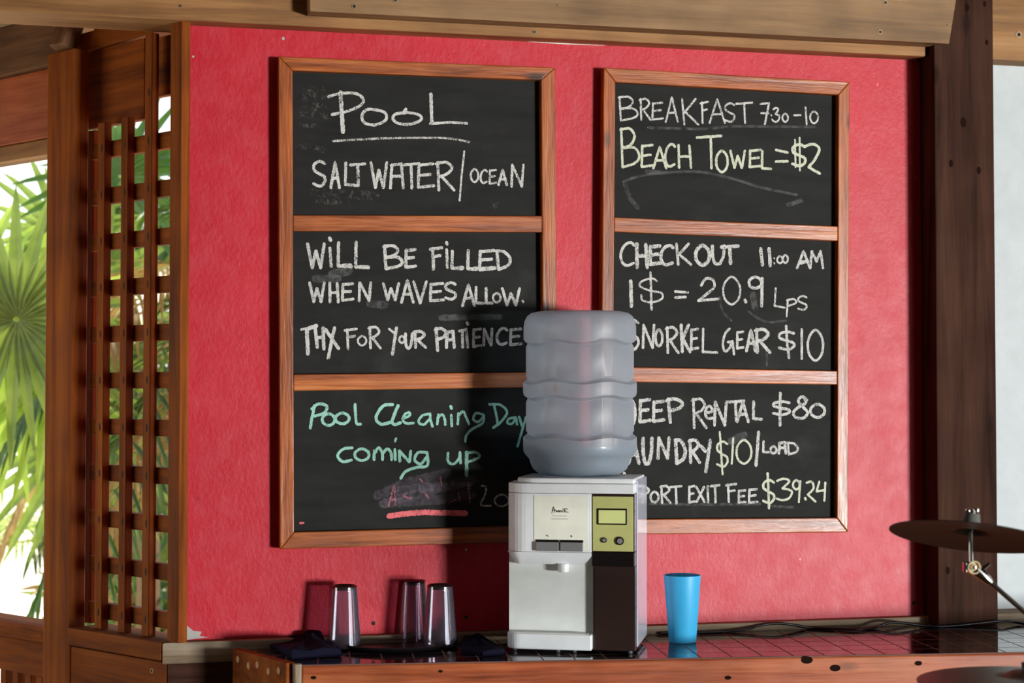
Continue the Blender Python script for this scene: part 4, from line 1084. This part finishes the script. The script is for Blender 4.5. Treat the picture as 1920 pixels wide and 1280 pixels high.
# stand parts (in world coordinates, relative to the stand's base)
so_ = st.location.copy()
def rel(p): return Vector(p) - so_
Rq = ax_tilt.to_track_quat('Z', 'Y').to_matrix()
def cyl(axis_o, axis_d, prof, name, mat, n=24):
    Mx = Matrix.Translation(rel(axis_o)) @ Vector(axis_d).normalized().to_track_quat('Z', 'Y').to_matrix().to_4x4()
    return MB().lathe(prof, n, M4=Mx).build(name, M[mat], st, 0, True)
rod_dir = Vector((0.09, 0.03, 1)).normalized()
joint = at(1825, 1063, D - 0.012)
ctop = cc + ax_tilt * (top_z + 0.0015)
cyl(ctop, rod_dir, [(0, 0), (0.0155, 0), (0.016, 0.008), (0.0135, 0.023), (0, 0.023)], 'felt_washer', 'felt')
wn = ctop + rod_dir * 0.0235
cyl(wn, rod_dir, [(0, 0), (0.006, 0), (0.005, 0.005), (0, 0.005)], 'wing_nut', 'chrome')
for s2 in (-1, 1):
    q = wn + Vector((s2 * 0.0075, 0, 0.003))
    m = MB(); m.lathe([(0, -0.005), (0.004, -0.003), (0.0048, 0.002), (0.003, 0.006), (0, 0.0065)], 14, M4=Matrix.Translation(rel(q)) @ Matrix.Rotation(s2 * 0.35, 4, 'Y') @ Matrix.Diagonal((1, .5, 1, 1)))
    m.build('wing_nut', M['chrome'], st, 0, True)
m = MB(); m.tube([rel(wn + rod_dir * 0.006), rel(cc), rel(joint + Vector((-0.004, 0, 0.008)))], 0.0042, 12); m.build('tilter_rod', M['chrome'], st, 0, True)
# tilter joint: toothed ring facing the camera
fwd = Vector((0.1, -1, 0.0)).normalized()
cyl(joint, fwd, [(0, 0.004), (0.006, 0.004), (0.0065, 0.001), (0.0095, 0.001), (0.0105, 0.006), (0.0125, 0.006), (0.0130, -0.008), (0, -0.008)], 'tilter_ring', 'brass', 32)
cyl(joint, fwd, [(0, 0.0065), (0.003, 0.006), (0.0045, 0.003), (0.0045, 0.0)], 'tilter_bolt', 'chrome')
m = MB(); jr = rel(joint); m.box(jr.x - 0.019, jr.x - 0.0125, jr.y - 0.005, jr.y + 0.008, jr.z - 0.010, jr.z + 0.010); m.build('tilter_clamp', M['chrome'], st, 0.002)
bd = (at(1921, 1147, D) - at(1838, 1075, D)).normalized()
b0 = joint + Vector((0, 0.006, 0)) + bd * 0.008
m = MB(); m.tube([rel(b0), rel(b0 + bd * 0.014), rel(b0 + bd * 0.030), rel(b0 + bd * 0.038)], [0.0115, 0.0105, 0.0085, 0.0062], 16); m.build('tilter_socket', M['chrome'], st, 0, True)
q = b0 + bd * 0.012 + Vector((0.006, 0, 0.009))
m = MB(); m.tube([rel(q), rel(q + Vector((0.012, 0, 0.010)))], [0.005, 0.0035], 12); m.build('wing_screw', M['chrome'], st, 0, True)
bend = b0 + bd * ((at(2250, 1280, D).x - b0.x) / bd.x)
m = MB(); m.tube([rel(b0 + bd * 0.034), rel(bend)], 0.0048, 14); m.build('boom_arm', M['chrome'], st, 0, True)
vx = rel(bend)
m = MB(); m.tube([(vx.x, vx.y, 0.10), (vx.x, vx.y, vx.z + 0.02)], 0.011, 16); m.build('stand_pole', M['chrome'], st, 0, True)
for k in range(3):
    a_ = 2 * pi * k / 3 + 0.5
    lg = MB(); lg.tube([(vx.x, vx.y, 0.42), (vx.x + 0.19 * cos(a_), vx.y + 0.19 * sin(a_), 0.012)], 0.008, 12); lo_ = lg.build('stand_leg', M['chrome'], st, 0, True)
    MB().lathe([(0, 0), (0.014, 0), (0.012, 0.024), (0, 0.026)], 14, c=(vx.x + 0.19 * cos(a_), vx.y + 0.19 * sin(a_), 0)).build('rubber_foot', M['rubber'], lo_)
# lower cymbal (hi-hat height) with its own stand
D2 = 3.2
c2c = at(1928, 1281, D2)
ax2 = Vector((0.0, 0.0, 1)).normalized()
lc = thing('cymbal', 'grey bronze cymbal lying level before the counter front, bottom right corner', 'cymbal', c2c, ax2.to_track_quat('Z', 'Y').to_euler())
MB().lathe(cymbal_profile(0.203), 96).build('cymbal_disc', M['cymbal_grey'], lc, 0, True)
s2 = thing('cymbal_stand', 'straight chrome stand carrying the lower cymbal, bottom right corner', 'cymbal stand', (c2c.x, c2c.y, 0))
MB().tube([(0, 0, 0.05), (0, 0, c2c.z + 0.045)], 0.0045, 12).build('stand_pole', M['chrome'], s2, 0, True)
MB().tube([(0, 0, 0.05), (0, 0, 0.6)], 0.011, 12).build('stand_tube', M['chrome'], s2, 0, True)
MB().lathe([(0, 0), (0.012, 0), (0.012, 0.01), (0, 0.01)], 16, c=(0, 0, c2c.z + 0.0285)).build('felt_washer', M['felt'], s2, 0, True)
for k in range(3):
    a_ = 2 * pi * k / 3 + 0.2
    lo_ = MB().tube([(0, 0, 0.38), (0.15 * cos(a_), 0.15 * sin(a_), 0.012)], 0.008, 12).build('stand_leg', M['chrome'], s2, 0, True)
    MB().lathe([(0, 0), (0.014, 0), (0.012, 0.024), (0, 0.026)], 14, c=(0.15 * cos(a_), 0.15 * sin(a_), 0)).build('rubber_foot', M['rubber'], lo_)

# ------------------------------------------------------------------ palms outside
def blade(m, base, tip, width, up, droop=0.0, fold=0.25, n=6):
    base = Vector(base); tip = Vector(tip); d = tip - base
    side = d.cross(up).normalized(); upn = side.cross(d).normalized()
    L_ = []
    for i in range(n + 1):
        t = i / n
        c_ = base + d * t - Vector((0, 0, 1)) * droop * t * t
        wd = width * (0.35 + 0.65 * min(1, t * 3)) * max(0.02, (1 - t) ** 0.55) if t > 0 else width * 0.3
        L_.append((m.bm.verts.new(c_ - side * wd / 2 + upn * wd * fold), m.bm.verts.new(c_), m.bm.verts.new(c_ + side * wd / 2 + upn * wd * fold)))
    for A, B in zip(L_, L_[1:]):
        m.bm.faces.new((A[0], A[1], B[1], B[0])); m.bm.faces.new((A[1], A[2], B[2], B[1]))
def fan_leaf(root, crown, hub, normal, R, mat, n=30, span=300, start=None, width=None, droop=0.08):
    hub = Vector(hub); normal = Vector(normal).normalized()
    st_ = (hub - Vector(crown)); a = st_ - normal * st_.dot(normal)
    a = a.normalized() if a.length > 0.01 else Vector((0, 0, 1)); b = normal.cross(a)
    f = MB(); mid = (Vector(crown) + hub) / 2 + Vector((0, 0, 0.08))
    f.tube([crown, mid, hub], [0.011, 0.009, 0.006], 8)
    pet = f.build('leaf_stalk', M['leaf2'], root, 0, True)
    m = MB(); width = width or R * 2 * math.tan(radians(span / n / 2)) * 0.62
    for i in range(n):
        t = radians(-span / 2 + span * i / (n - 1)) + random.uniform(-.03, .03)
        d = a * cos(t) + b * sin(t)
        r = R * random.uniform(0.86, 1.05) * (1 - 0.12 * abs(t) / 2.6)
        blade(m, hub + d * 0.01, hub + d * r + normal * 0.05 * R, width * random.uniform(.85, 1.1), normal, droop * random.uniform(.4, 1.6))
    m.build('fan_leaf', mat, root, 0, True)
def fan_palm(label, base, H, leaves):
    base = Vector(base)
    e = thing('fan_palm', label, 'palm', base, (0, 0, 0), 'palms outside the porch')
    crown = Vector((0, 0, H))
    MB().tube([(0, 0, 0), (0.01, 0, H * .5), (0, 0, H)], [0.07, 0.055, 0.05], 12).build('trunk', M['trunk'], e, 0, True)
    for hub, nrm, R, mat, kw in leaves: fan_leaf(e, crown, Vector(hub) - base, nrm, R, M[mat], **kw)
    return e
def pinnate(label, base, H, fronds, mat, mat2):
    base = Vector(base)
    e = thing('feather_palm', label, 'palm', base, (0, 0, 0), 'palms outside the porch')
    MB().tube([(0, 0, 0), (0.02, 0, H * .5), (0, 0, H)], [0.08, 0.06, 0.05], 12).build('trunk', M['trunk'], e, 0, True)
    for i, (az, el, L_, dr) in enumerate(fronds):
        m = MB(); pts = []
        dh = Vector((cos(az), sin(az), 0))
        for k in range(15):
            t = k / 14
            pts.append(Vector((0, 0, H)) + dh * (L_ * t * cos(el)) + Vector((0, 0, L_ * t * sin(el) - dr * t * t)))
        rach = MB().tube(pts, [0.010 * (1 - 0.8 * k / 14) for k in range(15)], 6).build('frond_stem', M['leaf2'] if i % 2 else M['leafdry'], e, 0, True)
        for k in range(3, 15):
            for sub in (0, .5):
                if k == 14 and sub: continue
                p_ = pts[k] if not sub else (pts[k] + pts[k + 1]) / 2
                tan = (pts[min(k + 1, 14)] - pts[k - 1]).normalized(); sd_ = tan.cross(Vector((0, 0, 1))).normalized()
                ll = 0.42 * (1 - abs(k / 14 - .45) * 1.1)
                for s3 in (-1, 1):
                    blade(m, p_, p_ + (tan * 0.55 + sd_ * s3 * 0.8).normalized() * ll * random.uniform(.85, 1.1), 0.032, Vector((0, 0, 1)), 0.10 * random.uniform(.3, 1.6), 0.2, 4)
        m.build('frond', M[mat if i % 3 else mat2], e, 0, True)
    return e
toward = Vector((0.25, -0.95, 0.1))
# fan palm seen in the left opening
hA = at(30, 598, 6.6); hB = at(70, 430, 7.2); hC = at(-70, 560, 6.9); hD = at(20, 930, 7.6); hE = at(95, 700, 7.4)
fan_palm('bright green fan palm seen through the left opening between railing and lintel', (hA.x - 0.25, 7.0, -0.13), 1.75,
         [(hA, (0.2, -0.9, 0.25), 0.62, 'leaf', dict(n=30, span=330, droop=0.05)), (hC, (0.4, -0.8, 0.35), 0.6, 'leaf2', dict(n=26, span=300)),
          (at(10, 640, 7.3), (0.1, -0.9, -0.3), 0.72, 'leaf2', dict(n=34, span=340, droop=0.12))])
fan_palm('tall pale fan palm behind the corner post', (hE.x + 0.25, 8.2, -0.13), 1.9,
         [(hE, (-0.2, -0.9, 0.4), 0.62, 'leaf2', dict(n=28, span=310)), (at(190, 560, 7.9), (-0.1, -1, 0.2), 0.6, 'leaf', dict(n=28, span=300)),
          (at(225, 330, 7.9), (0.1, -1, 0.1), 0.55, 'leafd', dict(n=26, span=300)), (at(150, 820, 8.0), (0.1, -1, 0.3), 0.6, 'leaf', dict(n=26, span=320)),
          (at(120, 440, 8.0), (0.0, -1, 0.1), 0.5, 'leaf', dict(n=26, span=320))])
b_ = at(300, 640, 6.9)
pinnate('half dry feather palm close behind the lattice screen', (b_.x + 0.3, 7.1, -0.13), 2.1,
        [(radians(a), radians(e), L_, d) for a, e, L_, d in ((170, 50, 1.0, .9), (200, 30, 1.1, 1.1), (150, 20, 1.0, 1.3), (225, 55, 1.1, 1.0), (185, -20, .9, .9), (240, 20, .9, 1.2), (120, 40, 1.0, 1.0), (195, 70, 1.0, .5), (165, -50, 1.0, .5), (210, -40, 1.0, .6))], 'leafd', 'leafdry')
b_ = at(215, 640, 8.6)
pinnate('green feather palm further off behind the lattice screen', (b_.x + 0.1, 8.9, -0.13), 2.3,
        [(radians(a), radians(e), L_, d) for a, e, L_, d in ((170, 50, 1.2, .9), (20, 40, 1.1, 1.1), (300, 30, 1.2, 1.3), (240, 55, 1.2, 1.0), (185, -20, 1.1, .9), (330, -10, 1.0, 1.2), (260, -30, 1.2, 1.0), (210, -55, 1.0, .5), (280, 65, 1.0, .4), (190, -50, 1.2, .5), (350, -50, 1.2, .5))], 'leafd', 'leafdry')
b_ = at(-40, 900, 9.5)
pinnate('young feather palm low beyond the porch railing', (b_.x, 9.6, -0.13), 0.9,
        [(radians(a), radians(e), L_, d) for a, e, L_, d in ((0, 30, 1.2, .3), (20, 55, 1.1, .4), (340, 15, 1.1, .2), (60, 40, 1.0, .4), (300, 40, 1.0, .5), (180, 40, 1.0, .4))], 'leaf2', 'leaf')

def shrub(label, base, xr_, yr_, zr_, n, mats, ln, wd):
    base = Vector(base)
    e = thing('shrub', label, 'shrub', base, (0, 0, 0), 'shrubs behind the lattice screen')
    MB().tube([(0, 0, 0), (0.03, 0, zr_[1] * .6)], [0.04, 0.02], 8).build('stem', M['trunk'], e, 0, True)
    for mi, mt in enumerate(mats):
        m = MB()
        for _ in range(n):
            p = Vector((random.uniform(*xr_), random.uniform(*yr_), random.uniform(*zr_)))
            if mi == len(mats) - 1 and random.random() < p.z / zr_[1]: continue
            a_ = random.uniform(0, 2 * pi); el = random.uniform(-0.9, 0.9)
            d = Vector((cos(a_) * cos(el), sin(a_) * cos(el), sin(el) - 0.35)).normalized()
            blade(m, p, p + d * ln * random.uniform(.6, 1.2), wd * random.uniform(.7, 1.3), Vector((random.uniform(-1, 1), -1, random.uniform(-.3, 1))).normalized(), 0.06, 0.15, 4)
        m.build('foliage', M[mt], e, 0, True)
    return e
b_ = at(268, 700, 8.4)
shrub('dense dark green shrub right behind the lattice screen', (b_.x, 8.6, -0.13), (-0.34, 0.36), (-0.3, 0.5), (0.15, 3.05), 420, ('leafd', 'leaf', 'leafdry'), 0.36, 0.055)
b_ = at(178, 700, 9.6)
shrub('paler shrub further back, seen left through the lattice screen', (b_.x, 9.9, -0.13), (-0.22, 0.4), (-0.3, 0.5), (0.15, 2.75), 200, ('leafd', 'leaf2', 'leafdry'), 0.36, 0.055)
